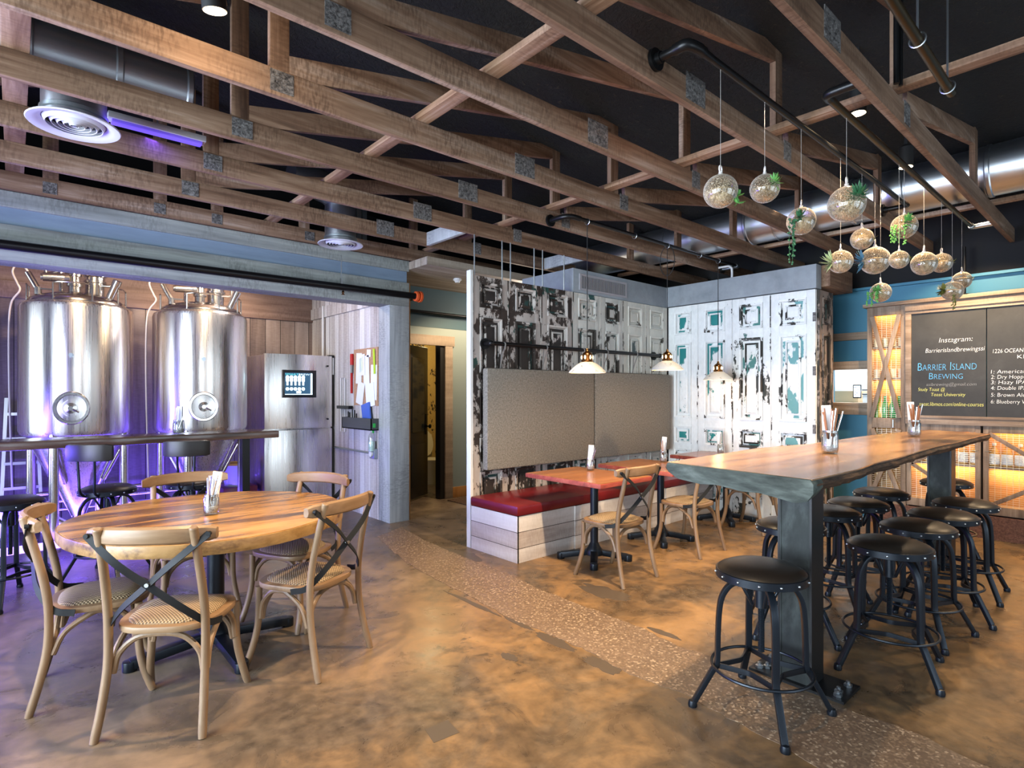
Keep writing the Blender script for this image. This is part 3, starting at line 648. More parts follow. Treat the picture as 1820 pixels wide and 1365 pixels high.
tag(MB().tube([(3.60, .94, 3.18), (3.60, .94, 3.72)], .014, 10).tube([(3.64, .93, 3.18), (3.64, .93, 3.70)], .010, 10).build('conduit', 'iron'), 'pair of dark conduits climbing the nearest truss post', 'conduit')
# pipe carrying the pendant lamps, on truss 4
Y4 = YK[4]; zt = 3.10
t = thing('hanging_pipe', 'black pipe carrying the three pendant lamps over the red tables', 'pipe', (0, 0, 0))
MB().tube([(3.85, 3.5, zt), (6.85, 3.5, zt)], .017, 12).build('pipe', 'iron', t)
MB().tube(smooth_path([(3.9, 3.5, zt), (3.79, 3.51, zt), (3.74, 3.58, zt), (3.74, Y4 - .01, zt)], 5), .024, 12).build('elbow', 'iron', t)
MB().tube(smooth_path([(6.8, 3.5, zt), (6.88, 3.52, zt), (6.88, Y4 - .01, zt)], 5), .022, 12).build('elbow', 'rod', t)
for x in (3.74, 6.88): MB().cyl((x, Y4 - .001, zt), (x, Y4 - .02, zt), .055, 24).build('flange', 'iron', t)
for x in (4.0, 4.72, 5.3, 5.95, 6.37): MB().tube([(x, 3.5 + .028 * math.cos(a), zt - .008 + .028 * math.sin(a)) for a in [2 * PI * i / 16 for i in range(16)]], .003, 6, True).build('ring_hook', 'rod', t)
# pendant lamps
def lamp(x, z, label):
    t = thing('pendant_lamp', label, 'pendant lamp', (x, 3.5, z), 0, 'pendant lamps over the red tables')
    MB().lathe([(.172, 0), (.168, .012), (.14, .042), (.1, .075), (.065, .095), (.05, .1), (.047, .098), (.06, .09), (.096, .068), (.135, .036), (.162, .008), (.166, 0)], n=40).build('lamp_shade', 'enamel', t)
    MB().lathe([(.165, .003), (.161, .009), (.134, .0365), (.095, .0685), (.05, .0975), (0, .0985)], n=40).build('shade_lining', 'enamelin', t)
    MB().lathe([(.054, .095), (.054, .112), (.05, .118), (.05, .165), (.04, .185), (.022, .195), (.012, .21), (.012, .225), (0, .225)], n=28).build('brass_cap', 'brass', t)
    sl = MB()
    for i in range(6): a = i * PI / 3 + .3; sl.lathe([(0, -.019), (.006, -.013), (.008, 0), (.006, .013), (0, .019)], (.0485 * math.cos(a), .0485 * math.sin(a), .143), 8)
    sl.build('cap_slot', 'bulb', t)
    MB().ball((0, 0, .045), .032, 16, 10).cyl((0, 0, .07), (0, 0, .097), .014, 10).build('bulb', 'bulb', t)
    MB().tube([(0, 0, .222), (0, 0, zt - .016 - z)], .004, 8).build('cord', 'rubber', t)
    L = bpy.data.lights.new('pendant', 'POINT'); L.energy = 4; L.color = (1, .6, .28); L.shadow_soft_size = .035
    o = bpy.data.objects.new('pendant_light', L); COL.objects.link(o); o.location = (x, 3.5, z - .01)
lamp(4.0, 1.69, 'white enamel pendant lamp with brass cap, nearest over first red table')
lamp(5.3, 1.75, 'white enamel pendant lamp hanging highest, middle of the three')
lamp(6.37, 1.66, 'white enamel pendant lamp in front of the teal-patched white doors')
tag(MB().tube([(5.30, 3.5 + .09 * math.cos(a), 2.93 + .16 * math.sin(a)) for a in [2 * PI * i / 26 for i in range(26)]], .004, 6, True).build('cord_loop', 'rubber'), 'loop of spare black cord hanging at the middle pendant lamp', 'cord')
# threaded rods holding the old doors to the truss
for x, lb in zip((3.40, 3.756, 3.87, 4.208, 4.334, 4.672), ('above the white door edge at the hallway', 'at the first pair, left of two close together', 'at the first pair, right of two close together', 'over the third old door, first of that pair', 'over the third old door, second of that pair', 'in front of the plaster band corner')):
    tag(MB().tube([(x, 4.435, 2.655), (x, 4.435, CZ + .01)], .007, 8).build('threaded_rod', 'rod'), 'thin steel rod holding the doors, ' + lb, 'rod', 'steel rods above the doors')
# sprinkler pipe on the header, hanger, coupling
t = thing('sprinkler_pipe', 'thick black pipe along the grey alcove header with orange-red coupling', 'pipe', (0, 0, 0))
MB().tube([(-2.6, 5.765, 2.615), (3.50, 5.765, 2.64), (3.62, 5.765, 2.64)], .037, 20).build('pipe', 'iron', t)
MB().tube([(3.6, 5.78, 2.64), (3.64, 6.5, 2.62), (3.7, 6.62, 2.61), (7.5, 6.62, 2.60)], .022, 14).build('branch_pipe', 'iron', t)
MB().lathe([(.03, -.04), (.058, -.035), (.062, -.01), (.048, -.005), (.048, .012), (.066, .016), (.066, .04), (.04, .05), (.03, .05)], (3.58, 5.765, 2.64), 20, Matrix.Rotation(R(90), 4, 'Y')).build('coupling', 'orangec', t)
MB().tube([(2.63, 5.765, 2.70), (2.63, 5.765, 2.98)], .005, 8).box(2.62, 2.64, 5.75, 5.78, 2.65, 2.73).build('hanger', 'rod', t)
MB().lathe([(.006, 0), (.018, -.02), (.004, -.025), (.022, -.045), (0, -.045)], (2.65, 5.765, 2.60), 10).build('sprinkler_head', 'brass', t)
tag(MB().lathe([(0, 0), (.05, 0), (.055, -.02), (.035, -.035), (.03, -.05), (0, -.05)], (4.25, 5.9, 2.96), 20).build('smoke_detector', 'pvc'), 'white round smoke detector on the boarded hallway ceiling', 'smoke detector')
# white and black pipes around the plaster band and alcove
tag(MB().tube(smooth_path([(6.80, 3.55, 2.90), (6.80, 3.55, 3.06), (6.80, 3.58, 3.1), (6.80, 3.62, 3.11), (6.80, 3.85, 3.11)], 4), .014, 10).build('vent_pipe', 'pvc'), 'short white pipe bent over the plaster band below the duct', 'pipe')
tag(MB().tube([(3.20, 7.60, 1.60), (3.20, 7.60, 2.70)], .014, 10).build('wall_pipe', 'pvc'), 'thin white pipe running up the alcove corner behind the steel fridge', 'pipe')
tag(MB().tube(smooth_path([(3.18, 7.2, 2.95), (3.18, 7.2, 2.76), (3.18, 7.16, 2.72), (3.18, 7.02, 2.72), (3.18, 6.98, 2.76), (3.18, 6.98, 2.95)], 4), .022, 10).build('pipe_trap', 'iron'), 'black U-shaped pipe under the alcove ceiling beside the boarded wall', 'pipe')

# ------------------------------------------------------------------ glass terrariums
def globe(i, px, Y, z, r, plant, label):
    t = thing('glass_terrarium', label, 'terrarium', (px, Y, z), rnd.random() * .6, 'hanging glass terrariums')
    q = random.Random(i * 13 + 5)
    MB().ball((0, 0, 0), r, 30, 18).build('globe', 'globeglass', t)
    MB().lathe([(r * .12, r * .98), (r * .17, r * 1.02), (r * .10, r * 1.12), (r * .12, r * 1.16), (0, r * 1.18)], n=14).tube([(r * .21 * math.cos(a), 0, r * 1.33 + r * .21 * math.sin(a)) for a in [2 * PI * j / 14 for j in range(14)]], r * .05, 8, True).build('hanging_loop', 'loopglass', t)
    h = -.1 + q.random() * .3
    pf = [(0, -r * .95)] + [(r * .95 * math.cos(a), r * .95 * math.sin(a)) for a in [R(-90 + (90 + math.degrees(math.asin(h))) * j / 8) for j in range(1, 9)]] + [(r * .5, r * (h + .14)), (0, r * (h + .05))]
    MB().lathe(pf, n=20).build('moss', 'sand', t)
    p = MB(); mt = 'leafm'
    # direction towards the picture's left side in this room is (-.75,.66)
    Lf = Vector((-.75, .66, 0)); Cm = Vector((-.66, -.75, 0))
    rot = Matrix.Rotation(-t.rotation_euler.z, 3, 'Z')
    def V(a, b, c): return rot @ (Lf * (a * r) + Cm * (b * r) + Vector((0, 0, c * r)))
    def tuft(c, n, L, w, spreadv=1.):
        for j in range(n):
            d = Vector((q.gauss(0, 1), q.gauss(0, 1), q.gauss(.3, 1))).normalized() * L * r * (.6 + .6 * q.random())
            p.leaf(c, c + d, w * r)
    def trail(c, n, length):
        for j in range(n):
            a = c + rot @ (Lf * q.gauss(0, .03) + Cm * q.gauss(0, .02))
            pts = smooth_path([a, a + V(.35, .2, -.2), a + V(.4, .25, -.2) + Vector((0, 0, -length * (.6 + .4 * q.random())))], 6)
            p.tube(pts, .0012, 4)
            for k, b in enumerate(pts[4:]):
                for s in (-1, 1): p.ball(b + Vector((s * .007, q.gauss(0, .004), q.gauss(0, .004))), .0065, 6, 4)
    if plant == 'side': tuft(V(-.95, .2, -.35), 12, .45, .22); tuft(V(-.9, .3, -.8), 6, .4, .3); mt = 'leafm'
    elif plant == 'inside': tuft(V(-.3, .8, .15), 56, .62, .18); mt = 'leafm'
    elif plant == 'trail': tuft(V(.5, .7, .1), 60, .6, .19); trail(V(.6, .6, -.2), 4, r * 3.2); mt = 'leafd'
    elif plant == 'dark': tuft(V(-.2, .75, .2), 80, .75, .2); mt = 'leafd'
    elif plant == 'agave':
        for j in range(18):
            a = R(-75 + 150 * j / 17); p.leaf(V(.85, .15, -.1), V(.85 + 1.1 * math.cos(a) * (.8 + .3 * q.random()), .15 + q.gauss(0, .35), -.1 + 1.1 * math.sin(a)), .24 * r)
        mt = 'leafp'
    elif plant == 'bluea':
        for j in range(16):
            a = R(-80 + 150 * j / 15); p.leaf(V(.85, .0, .0), V(.85 + .75 * math.cos(a), q.gauss(0, .3), .95 * math.sin(a)), .24 * r)
        mt = 'leafb'
    elif plant == 'fern': tuft(V(.75, .6, .1), 46, .6, .22); trail(V(.8, .3, .0), 4, r * 1.2); mt = 'leafm'
    elif plant == 'rosette':
        for j in range(22):
            a = q.random() * 2 * PI; p.leaf(V(1.0, .1, .1), V(1.2 + .2 * q.random(), .1 + .7 * math.cos(a), .1 + .75 * math.sin(a)), .3 * r)
        trail(V(-.2, .6, -.6), 2, r * 1.2); mt = 'leafo'
    elif plant == 'mixed': tuft(V(.25, .7, .2), 64, .68, .2); trail(V(.65, .5, -.1), 5, r * 1.4); mt = 'leafm'
    else: tuft(V(-.7, .6, -.05), 14, .4, .14); mt = 'leafo'
    p.build('plant', mt, t)
    top = zp - .019 if abs(Y - 1.47) < .05 else zq - .02
    MB().tube([(0, 0, r * 1.53), (0, 0, top - z)], .0011, 5).build('thread', 'thread', t)
for a in [(1, 2.70, 1.47, 2.527, .084, 'side', 'speckled glass globe nearest the viewer with leaves at its lower edge'),
          (2, 3.19, 1.47, 2.657, .080, 'inside', 'clear glass globe second along the black pipe with yellow moss and greenery'),
          (3, 3.686, 1.47, 2.572, .084, 'trail', 'glass globe with dark green succulent and one very long trailing strand'),
          (4, 3.614, 1.19, 2.592, .100, 'dark', 'largest glass globe, full of dark pointed leaves, against the silver duct'),
          (5, 4.783, 1.47, 2.657, .078, 'tiny', 'small speckled globe with tiny yellow tuft, beneath the largest globe'),
          (6, 4.738, 1.19, 2.681, .084, 'mixed', 'glass globe with bright green bush and short trailing beads below'),
          (7, 4.349, 1.47, 2.421, .079, 'agave', 'speckled globe with pale green agave leaves fanning out of its side'),
          (8, 5.077, 1.47, 2.542, .106, 'bluea', 'large glass globe with blue agave leaves on its side'),
          (9, 4.619, 1.19, 2.428, .062, 'tiny', 'smallest round globe hanging alone below the bushy green one'),
          (10, 5.251, 1.19, 2.496, .088, 'tiny', 'globe in the overlapping pair above the bar, the front darker one'),
          (11, 5.783, 1.19, 2.581, .079, 'tiny', 'globe in the overlapping pair above the bar, the sandy one behind'),
          (12, 5.213, 1.47, 2.306, .077, 'fern', 'lowest sandy globe with leafy fern, before the blue beam by the doors'),
          (13, 6.521, 1.19, 2.533, .077, 'tiny', 'upper clear globe of the touching pair over the chalkboard'),
          (14, 6.154, 1.19, 2.392, .083, 'rosette', 'lower globe of the touching pair over the chalkboard, olive rosette beside')]: globe(*a)
t = thing('light_batten', 'slim purple-lit batten between the trusses next to the large round vent', 'light', (.44, 4.30, 3.20))
MB().box(0, .55, 0, .09, .02, .06).build('housing', 'diffuser', t, bevel=.004)
MB().box(.02, .53, .012, .078, 0, .02).build('tube_cover', plain('purple_batten_cover', (.3, .2, .9), .5, emit=(.08, .04, .7), es=.4), t, bevel=.006)
MB().tube([(.27, .045, .06), (.27, .045, .72)], .005, 6).build('hanger', 'rod', t)
# spot fixtures under the roof
def spot_fix(x, y, z, label, tilt=(0, 0)):
    t = thing('ceiling_spotlight', label, 'spotlight', (x, y, z), 0, 'black can spotlights')
    Mx = Matrix.Rotation(tilt[0], 4, 'X') @ Matrix.Rotation(tilt[1], 4, 'Y')
    MB().lathe([(.044, 0), (.05, .0), (.05, .15), (.03, .17), (0, .17), ], n=24, mat=Mx).build('can', 'black', t)
    MB().lathe([(.047, -.001), (.03, .03), (0, .03)], n=24, mat=Mx).build('lens', 'spotbulb', t)
    MB().tube([(0, 0, .16), (0, 0, roofz(x) - z)], .012, 8).build('stem', 'black', t)
spot_fix(.66, 2.72, 3.17, 'lit black can spotlight high between the first trusses beside the alcove', (R(8), R(-10)))
spot_fix(4.15, 1.3, 3.33, 'lit can spotlight behind the bronze pipe, closest to the viewer')
spot_fix(5.22, 1.3, 3.26, 'lit can spotlight just before the silver duct, middle one')
spot_fix(6.78, 1.3, 3.24, 'lit can spotlight beyond the silver duct over the bar')
# ------------------------------------------------------------------ brew tanks in the alcove
def tank(x, y, label):
    t = thing('brew_tank', label, 'brewing tank', (x, y, 0), R(-10))
    r = .467
    MB().lathe([(0, 1.08), (r - .05, 1.08), (r - .015, 1.10), (r, 1.14), (r, 2.33), (r - .01, 2.36), (r - .05, 2.385), (r - .06, 2.39), (0, 2.39)], n=64).build('shell', 'steel', t)
    MB().lathe([(r - .062, 2.37), (r - .062, 2.40), (r - .075, 2.425), (r - .12, 2.455), (.2, 2.50), (0, 2.51)], n=56).build('dome', 'steel2', t)
    MB().lathe([(r - .06, 1.085), (r - .1, .98), (.07, .30), (.06, .27), (0, .27)], n=48).build('cone', 'steel', t)
    for a in (R(-135 + 25), R(-45 + 25), R(45 + 25), R(135 + 25)):
        cx, cy = (r - .05) * math.cos(a), (r - .05) * math.sin(a)
        lg = MB().cyl((cx, cy, .03), (cx, cy, 1.12), .04, 20).build('leg', 'steel2', t)
        MB().cyl((cx, cy, 0), (cx, cy, .03), .055, 18).build('foot', 'steel2', lg)
        MB().cyl((cx * .98, cy * .98, .98), (cx * .55, cy * .55, .62), .018, 10).build('brace', 'steel2', t)
    # manway near the bottom of the shell, facing the room
    mw = Matrix.Rotation(R(90), 4, 'X')
    MB().lathe([(.158, -.04), (.158, .022), (.150, .030), (.128, .030), (.122, .022), (.122, -.02)], (0, -r + .015, 1.36), 44, mw @ Matrix.Diagonal((.9, 1, 1, 1))).build('manway', 'steel2', t)
    MB().lathe([(.121, .018), (.06, .024), (0, .026)], (0, -r + .015, 1.36), 44, mw @ Matrix.Diagonal((.9, 1, 1, 1))).build('manway_door', 'fridge', t)
    MB().lathe([(.05, .05), (.05, .07), (.02, .075), (.02, .10), (0, .10)], (0, -r + .015, 1.36), 20, mw).tube([(0, -r - .07, 1.36), (.05, -r - .085, 1.33), (.065, -r - .085, 1.32)], .007, 8).build('manway_handle', 'steel2', t)
    MB().cyl((0, -r + .005, 1.86), (0, -r - .03, 1.86), .02, 16).cyl((0, -r - .03, 1.86), (0, -r - .04, 1.86), .012, 12).build('probe', 'stud', t)
    # lifting rails round the lid
    for a0, a1 in ((-112, -68), (-30, 0), (170, 195), (70, 110)):
        P = [(.40 * math.cos(R(a)), .40 * math.sin(R(a)), 2.56) for a in [a0 + (a1 - a0) * i / 6 for i in range(7)]]
        p0, p1 = P[0], P[-1]
        MB().tube([(p0[0], p0[1], 2.37), p0[:2] + (2.55,)] + P[1:-1] + [p1[:2] + (2.55,), (p1[0], p1[1], 2.37)], .008, 8).build('lift_rail', 'steel2', t)
    # top fittings: neck, tri-clamp tee, sight cylinder, valve, manifold
    MB().lathe([(.05, 2.49), (.05, 2.56), (.065, 2.565), (.065, 2.585), (.05, 2.59), (.045, 2.66), (.06, 2.665), (.06, 2.69), (.05, 2.80), (.07, 2.83), (.07, 2.85), (0, 2.85)], (-.02, -.1, 0), 24).build('top_tee', 'steel2', t)
    MB().cyl((-.08, -.12, 2.64), (-.26, -.15, 2.63), .042, 20).cyl((-.26, -.15, 2.63), (-.275, -.152, 2.63), .03, 16).cyl((-.05, -.12, 2.64), (-.09, -.12, 2.64), .052, 18).build('side_cylinder', 'steel2', t)
    MB().lathe([(.085, 2.48), (.085, 2.62), (.1, 2.625), (.1, 2.645), (.085, 2.65), (.085, 2.68), (.1, 2.69), (.1, 2.71), (0, 2.72)], (.14, .0, 0), 28).build('hop_port', 'steel2', t)
    MB().cyl((.2, -.05, 2.60), (.31, -.08, 2.60), .014, 10).cyl((.3, -.08, 2.57), (.3, -.08, 2.67), .011, 10).box(.27, .35, -.1, -.06, 2.59, 2.605).build('small_valve', 'steel2', t)
    MB().cyl((-.23, -.1, 2.66), (-.15, -.1, 2.7), .02, 10).cyl((-.24, -.1, 2.64), (-.24, -.1, 2.74), .016, 10).cyl((-.15, .1, 2.45), (-.15, .1, 2.74), .02, 10).build('manifold', 'steel2', t)
    MB().cyl((.27, -.18, 2.45), (.33, -.22, 2.60), .034, 16).cyl((.325, -.217, 2.585), (.345, -.23, 2.635), .042, 16).build('relief_valve', 'steel2', t)
    MB().cyl((-.29, -.18, 2.45), (-.29, -.18, 2.52), .03, 14).cyl((-.29, -.18, 2.5), (-.37, -.15, 2.66), .026, 14).box(-.31, -.18, -.2, -.17, 2.5, 2.512).build('blow_off_arm', 'steel2', t)
    MB().tube(smooth_path([(-.36, -.15, 2.65), (-.41, -.12, 2.73), (-.46, -.1, 2.73), (-.49, -.1, 2.66), (-.45, -.12, 2.55), (-.43, -.14, 2.48), (-.50, -.1, 2.36), (-.52, -.08, 2.1), (-.52, -.06, 1.5), (-.5, -.06, .6)], 6), .0085, 10).build('hose', 'hose', t)
    # bottom outlet cross
    MB().cyl((0, 0, .30), (0, 0, .10), .035, 16).cyl((-.13, -.05, .2), (.13, -.02, .24), .03, 14).cyl((-.12, -.06, .2), (-.28, -.12, .33), .05, 16).cyl((.12, -.02, .2), (.12, -.02, .28), .04, 14).lathe([(.035, 0), (.055, .005), (.055, .02), (.035, .025)], (0, 0, .25), 16).build('outlet_valve', 'steel2', t)
    MB().tube(smooth_path([(0, 0, .12), (.1, -.1, .06), (.5, -.3, .05), (1.0, -.5, .05)], 6), .025, 10).build('drain_hose', 'hose', t)
    return t
tank(.49, 7.23, 'tall steel brewing tank nearest the frame edge in the purple-lit alcove')
tank(1.58, 7.08, 'tall steel brewing tank standing next to the steel fridge')
tag(MB().tube([(-2., 6.62, .10), (1.15, 6.62, .13)], .035, 14).build('light_tube', 'led'), 'glowing purple light tube lying low under the brewing tanks', 'light tube')
t = thing('step_ladder', 'aluminium ladder standing behind the first tank in purple light', 'ladder', (.06, 7.78, 0))
for x, tx in ((-.17, .05), (.17, -.05)): MB().bar((x, .15, 0), (x + tx, .25, 1.45), .03, .06, (0, 1, 0)).build('rail', 'aluminium', t)
for i in range(5): MB().bar((-.16 + .01 * i, .165 + .02 * i, .24 + .26 * i), (.16 - .01 * i, .165 + .02 * i, .24 + .26 * i), .07, .03).build('rung', 'aluminium', t)
for i, (z, y) in enumerate(((.32, 7.95), (.22, 7.98), (.42, 7.9))):
    tag(MB().tube([(-2, y, z), (2.25, y, z)], .02, 10).build('process_pipe', 'steel2'), ('topmost', 'lowest', 'middle')[(0, 1, 2)[[2, 0, 1].index(i)] if False else (2, 1, 0)[i]] + ' steel process pipe low along the alcove back wall', 'pipe', 'process pipes along the back wall')
t = thing('bucket', 'clear tub with yellow lid beside the fridge, in the alcove', 'bucket', (2.08, 7.62, .35))
MB().lathe([(0, 0), (.12, 0), (.14, .26), (.135, .26), (.115, .01), (0, .01)], n=24).build('tub', 'boxw', t)
MB().lathe([(0, .26), (.15, .26), (.15, .285), (0, .29)], n=24).build('lid', 'yellow', t)
tag(MB().box(1.9, 2.3, 7.45, 7.85, .02, .35).build('keg_crate', 'redvinyl', bevel=.02), 'dark red crate under the yellow-lidded tub in the alcove', 'crate')
# fridge with bowed door fronts
t = thing('fridge', 'tall stainless steel fridge with touch screen, beside the boarded wall', 'fridge', (2.325, 7.33, 0))
def bowed(z0, z1, w=.87, d=.04, bow=.05):
    P = [(w * i / 12, -d - bow * math.sin(PI * i / 12)) for i in range(13)]
    return MB().prism(P + [(w, 0), (0, 0)], z0, z1)
MB().box(0, .87, 0, .70, .05, 1.985).build('body', 'fridge', t, bevel=.006)
ud = bowed(1.055, 1.995).build('door', 'fridge', t, bevel=.004); bowed(.10, 1.035).build('door', 'fridge', t, bevel=.004)
MB().box(0, .87, -.035, 0, .0, .08).build('plinth', 'black', t)
MB().box(.84, .905, -.03, .05, 1.975, 2.01).build('hinge', 'iron', t)
MB().cyl((.80, -.055, 1.86), (.80, -.075, 1.86), .012, 12).cyl((.80, -.055, 1.16), (.80, -.075, 1.16), .012, 12).build('door_lock', 'iron', t)
MB().box(.885, .905, -.02, .0, 1.75, 2.0).build('cable_cover', 'pvc', t)
sc = MB().box(.20, .63, -.108, -.07, 1.445, 1.795).build('touch_screen', 'bezel', t, bevel=.004)
MB().box(.225, .575, -.1105, -.108, 1.48, 1.76).build('display', 'screen', sc)
ic = MB()
for i in range(5):
    x = .237 + i * .05
    ic.box(x, x + .04, -.112, -.1105, 1.65, 1.71).box(x + .008, x + .032, -.112, -.1105, 1.60, 1.65)
    ic.lathe([(0, 0), (.021, 0), (.021, .0015), (0, .0015)], (x + .02, -.1105, 1.705), 14, Matrix.Rotation(R(90), 4, 'X')); ic.lathe([(0, 0), (.022, 0), (.022, .0015), (0, .0015)], (x + .02, -.1105, 1.555), 14, Matrix.Rotation(R(90), 4, 'X'))
ic.box(.552, .575, -.112, -.1105, 1.485, 1.755).box(.228, .575, -.112, -.1105, 1.483, 1.492).box(.37, .43, -.1121, -.1105, 1.50, 1.53)
ic.build('tank_icon', 'screenw', sc)
text_mesh('title', 'SMART', 'screent', sc, (.232, -.1115, 1.728), (R(90), 0, 0), .165, .024)
text_mesh('title', 'BREW', 'screenw', sc, (.40, -.1115, 1.728), (R(90), 0, 0), .14, .024)
for x, lb in ((1.3, 'hose'),):
    pass
t = thing('wall_bracket', 'thin white framed bracket on the boarded wall behind the fridge', 'bracket', (3.235, 7.1, 1.0))
MB().tube([(0, 0, 0), (0, 0, .7), (0, -.12, .7), (0, -.12, 0)], .008, 6, True).build('frame', 'pvc', t); MB().box(-.06, 0, -.35, .0, .3, .34).build('arm', 'iron', t)
# cork board, papers, shelf, bottle, socket on the wing wall (facing -X)
X0 = 3.25
t = thing('cork_board', 'cork notice board covered with papers on the whitewashed alcove wall', 'notice board', (X0, 6.1, 1.35))
MB().box(-.015, 0, 0, .62, 0, .70).build('board', 'cork', t)
def sheet(y0, z0, w, h, m, label, rot=0., off=.018, th=.002):
    o = MB().box(-th, 0, -w / 2, w / 2, -h / 2, h / 2).build('paper_sheet', m, smooth=False); o.location = (X0 - off, y0 + w / 2, z0 + h / 2); o.rotation_euler = (rot, 0, 0); return tag(o, label, 'paper', 'papers on the notice board')
sheet(6.50, 1.62, .15, .38, 'paper', 'long white sheet at the alcove-side edge of the cork board', R(3))
sheet(6.30, 1.60, .15, .36, 'paper', 'white sheet in the middle of the cork board', R(-3), .02)
sheet(6.11, 1.42, .15, .42, 'paper', 'white sheet beside the post edge of the cork board', R(2))
sheet(6.44, 1.36, .18, .28, 'paper', 'tilted white sheet low on the cork board by the holder', R(14), .022)
sheet(6.16, 1.34, .22, .28, 'paper', 'wide white sheet low on the cork board behind the blue folder', R(-8), .024)
s = sheet(6.40, 1.72, .17, .26, 'paper', 'chart with green, teal and yellow fan pinned high on the cork board', R(-2), .026)
for i, mm in enumerate(('dgreen', 'green', 'lime', 'yellow')): MB().prism([(0, 0), (.03, 0), (.03, .0015), (0, .0015)], 0, .17).build('colour_band', mm, s).location = (-.0045, .04 - i * .028, -.09 + .008 * i)
sheet(6.14, 1.73, .045, .30, 'lime', 'narrow lime green card near the top corner of the cork board', R(-4), .026)
sheet(6.26, 1.94, .1, .09, 'paper', 'small white note at the top of the cork board', R(4), .02)
fo = MB().box(-.02, 0, 0, .20, 0, .20).build('blue_folder', 'blue', bevel=.003); fo.location = (X0 - .03, 6.22, 1.20); fo.rotation_euler = (R(-12), 0, 0); tag(fo, 'blue folder leaning above the dark wall holder', 'folder')
t = thing('hand_tool', 'red handled scraper hanging beside the cork board', 'tool', (X0 - .02, 6.78, 1.5)); MB().box(-.01, .01, -.012, .012, 0, .26).build('handle', 'red', t); MB().box(-.004, .004, -.03, .02, .26, .36).build('blade', 'rod', t); MB().box(-.01, .01, -.04, .02, .36, .50).build('head', 'red', t)
t = thing('wall_holder', 'dark grey wall holder with pens below the cork board', 'holder', (X0, 6.1, 1.06))
MB().box(-.10, 0, 0, .78, 0, .012).box(-.10, -.09, 0, .78, 0, .14).box(-.1, 0, 0, .01, 0, .14).box(-.1, 0, .77, .78, 0, .14).build('tray', plain('charcoal_holder', (.05, .052, .055), .5), t)
for i, (yy, hh) in enumerate(((.70, .07), (.66, .06), (.58, .1), (.52, .09), (.47, .05))): tag(MB().tube([(X0 - .05, 6.1 + yy, 1.075), (X0 - .05, 6.1 + yy + .01, 1.2 + hh)], .008, 8).build('marker_pen', 'iron'), 'dark pens standing in the charcoal wall holder', 'pen', 'pens in the wall holder')
t = thing('spray_bottle', 'clear spray bottle with green trigger below the wall holder', 'spray bottle', (X0 - .06, 6.16, .81))
MB().lathe([(0, 0), (.04, 0), (.042, .02), (.042, .15), (.03, .2), (.016, .23), (.016, .25)], n=20).build('bottle', 'glass', t); MB().lathe([(0, .005), (.037, .005), (.038, .12), (0, .12)], n=20).build('liquid', plain('pale_green_liquid', (.5, .7, .6), .3), t)
MB().lathe([(.02, .245), (.02, .285), (.016, .29), (0, .29)], n=14).box(-.015, .015, -.07, .05, .285, .335).box(-.01, .01, -.045, -.03, .22, .29).build('trigger', 'green', t, bevel=.004)
t = thing('wall_socket', 'grey surface socket with conduit on the whitewashed alcove wall', 'socket', (X0, 6.12, .72))
MB().box(-.05, 0, 0, .12, 0, .12).build('box', 'galv', t, bevel=.006); MB().lathe([(0, 0), (.035, 0), (.035, .02), (0, .025)], (-.05, .06, .06), 16, Matrix.Rotation(R(-90), 4, 'Y')).build('plug', 'pvc', t); MB().tube([(-.02, .12, .06), (-.02, 1.2, .06)], .012, 8).build('conduit', 'galv', t)
# dark bar along the alcove opening
t = thing('bar_counter', 'long dark live-edge bar top in front of the purple-lit tanks', 'bar counter', (0, 0, 0))
E1 = [(-2.5 + i * .18, 5.9 + .012 * math.sin(i * 1.7) + .01 * rnd.random()) for i in range(26)]
E1 = [p for p in E1 if p[0] < 2.0] + [(2.03, 5.905)]
MB().prism(E1 + [(2.04, 6.0), (2.02, 6.32), (-2.5, 6.32)], 1.05, 1.12).build('bar_top', 'barwood', t, bevel=.012)
for x in (-1.2, 1.72): MB().box(x, x + .07, 6.05, 6.15, .012, 1.05).box(x - .05, x + .12, 5.95, 6.25, 0, .012).build('leg', 'iron', t)

# ------------------------------------------------------------------ bench, cushions, rail
BX0, BX1, BY0, BY1 = 3.33, 6.64, 3.725, 4.395
t = thing('bench', 'long whitewashed plank bench with red seat along the old doors', 'bench', (0, 0, 0))
MB().box(BX0 + .003, BX1, BY0, BY1, 0, .415).build('base', 'benchw', t)
MB().box(BX0, BX0 + .018, BY0, BY1, 0, .415).build('end_panel', 'benchy', t)
MB().box(4.07, 4.16, BY0 - .012, BY0, 0, .415).box(5.6, 5.69, BY0 - .012, BY0, 0, .415).build('trim_strip', 'benchw', t)
MB().box(BX0 - .012, BX1, BY0 - .015, BY1, .415, .505).build('seat_cushion', 'redvinyl', t, bevel=.022)
for x0, x1, lb in ((3.455, 5.045, 'grey linen back cushion hanging at the hallway end of the bench'), (5.052, 6.60, 'grey linen back cushion hanging at the corner end of the bench')):
    tt = thing('back_cushion', lb, 'cushion', (x0, 4.30, .745), 0, 'hanging bench back cushions')
    MB().box(0, x1 - x0, 0, .085, 0, 1.005).build('pad', 'linen', tt, bevel=.03)
    w = x1 - x0
    for fx in (.13, .5, .87):
        x = w * fx
        MB().strip(smooth_path([(x, .06, .97), (x, .02, 1.12), (x, -.03, 1.235), (x, .0, 1.265), (x, .03, 1.235), (x + .015, .05, 1.12), (x + .02, .07, .97)], 5), .014, .004, (1, 0, 0)).build('strap', plain('grey_strap', (.22, .21, .2), .9) if 'grey_strap' not in bpy.data.materials else bpy.data.materials['grey_strap'], tt)
t = thing('cushion_rail', 'black pipe rail bolted to the old doors above the bench cushions', 'rail', (0, 0, 0))
MB().tube([(3.50, 4.30, 1.99), (6.34, 4.30, 1.99)], .021, 14).build('pipe', 'iron', t)
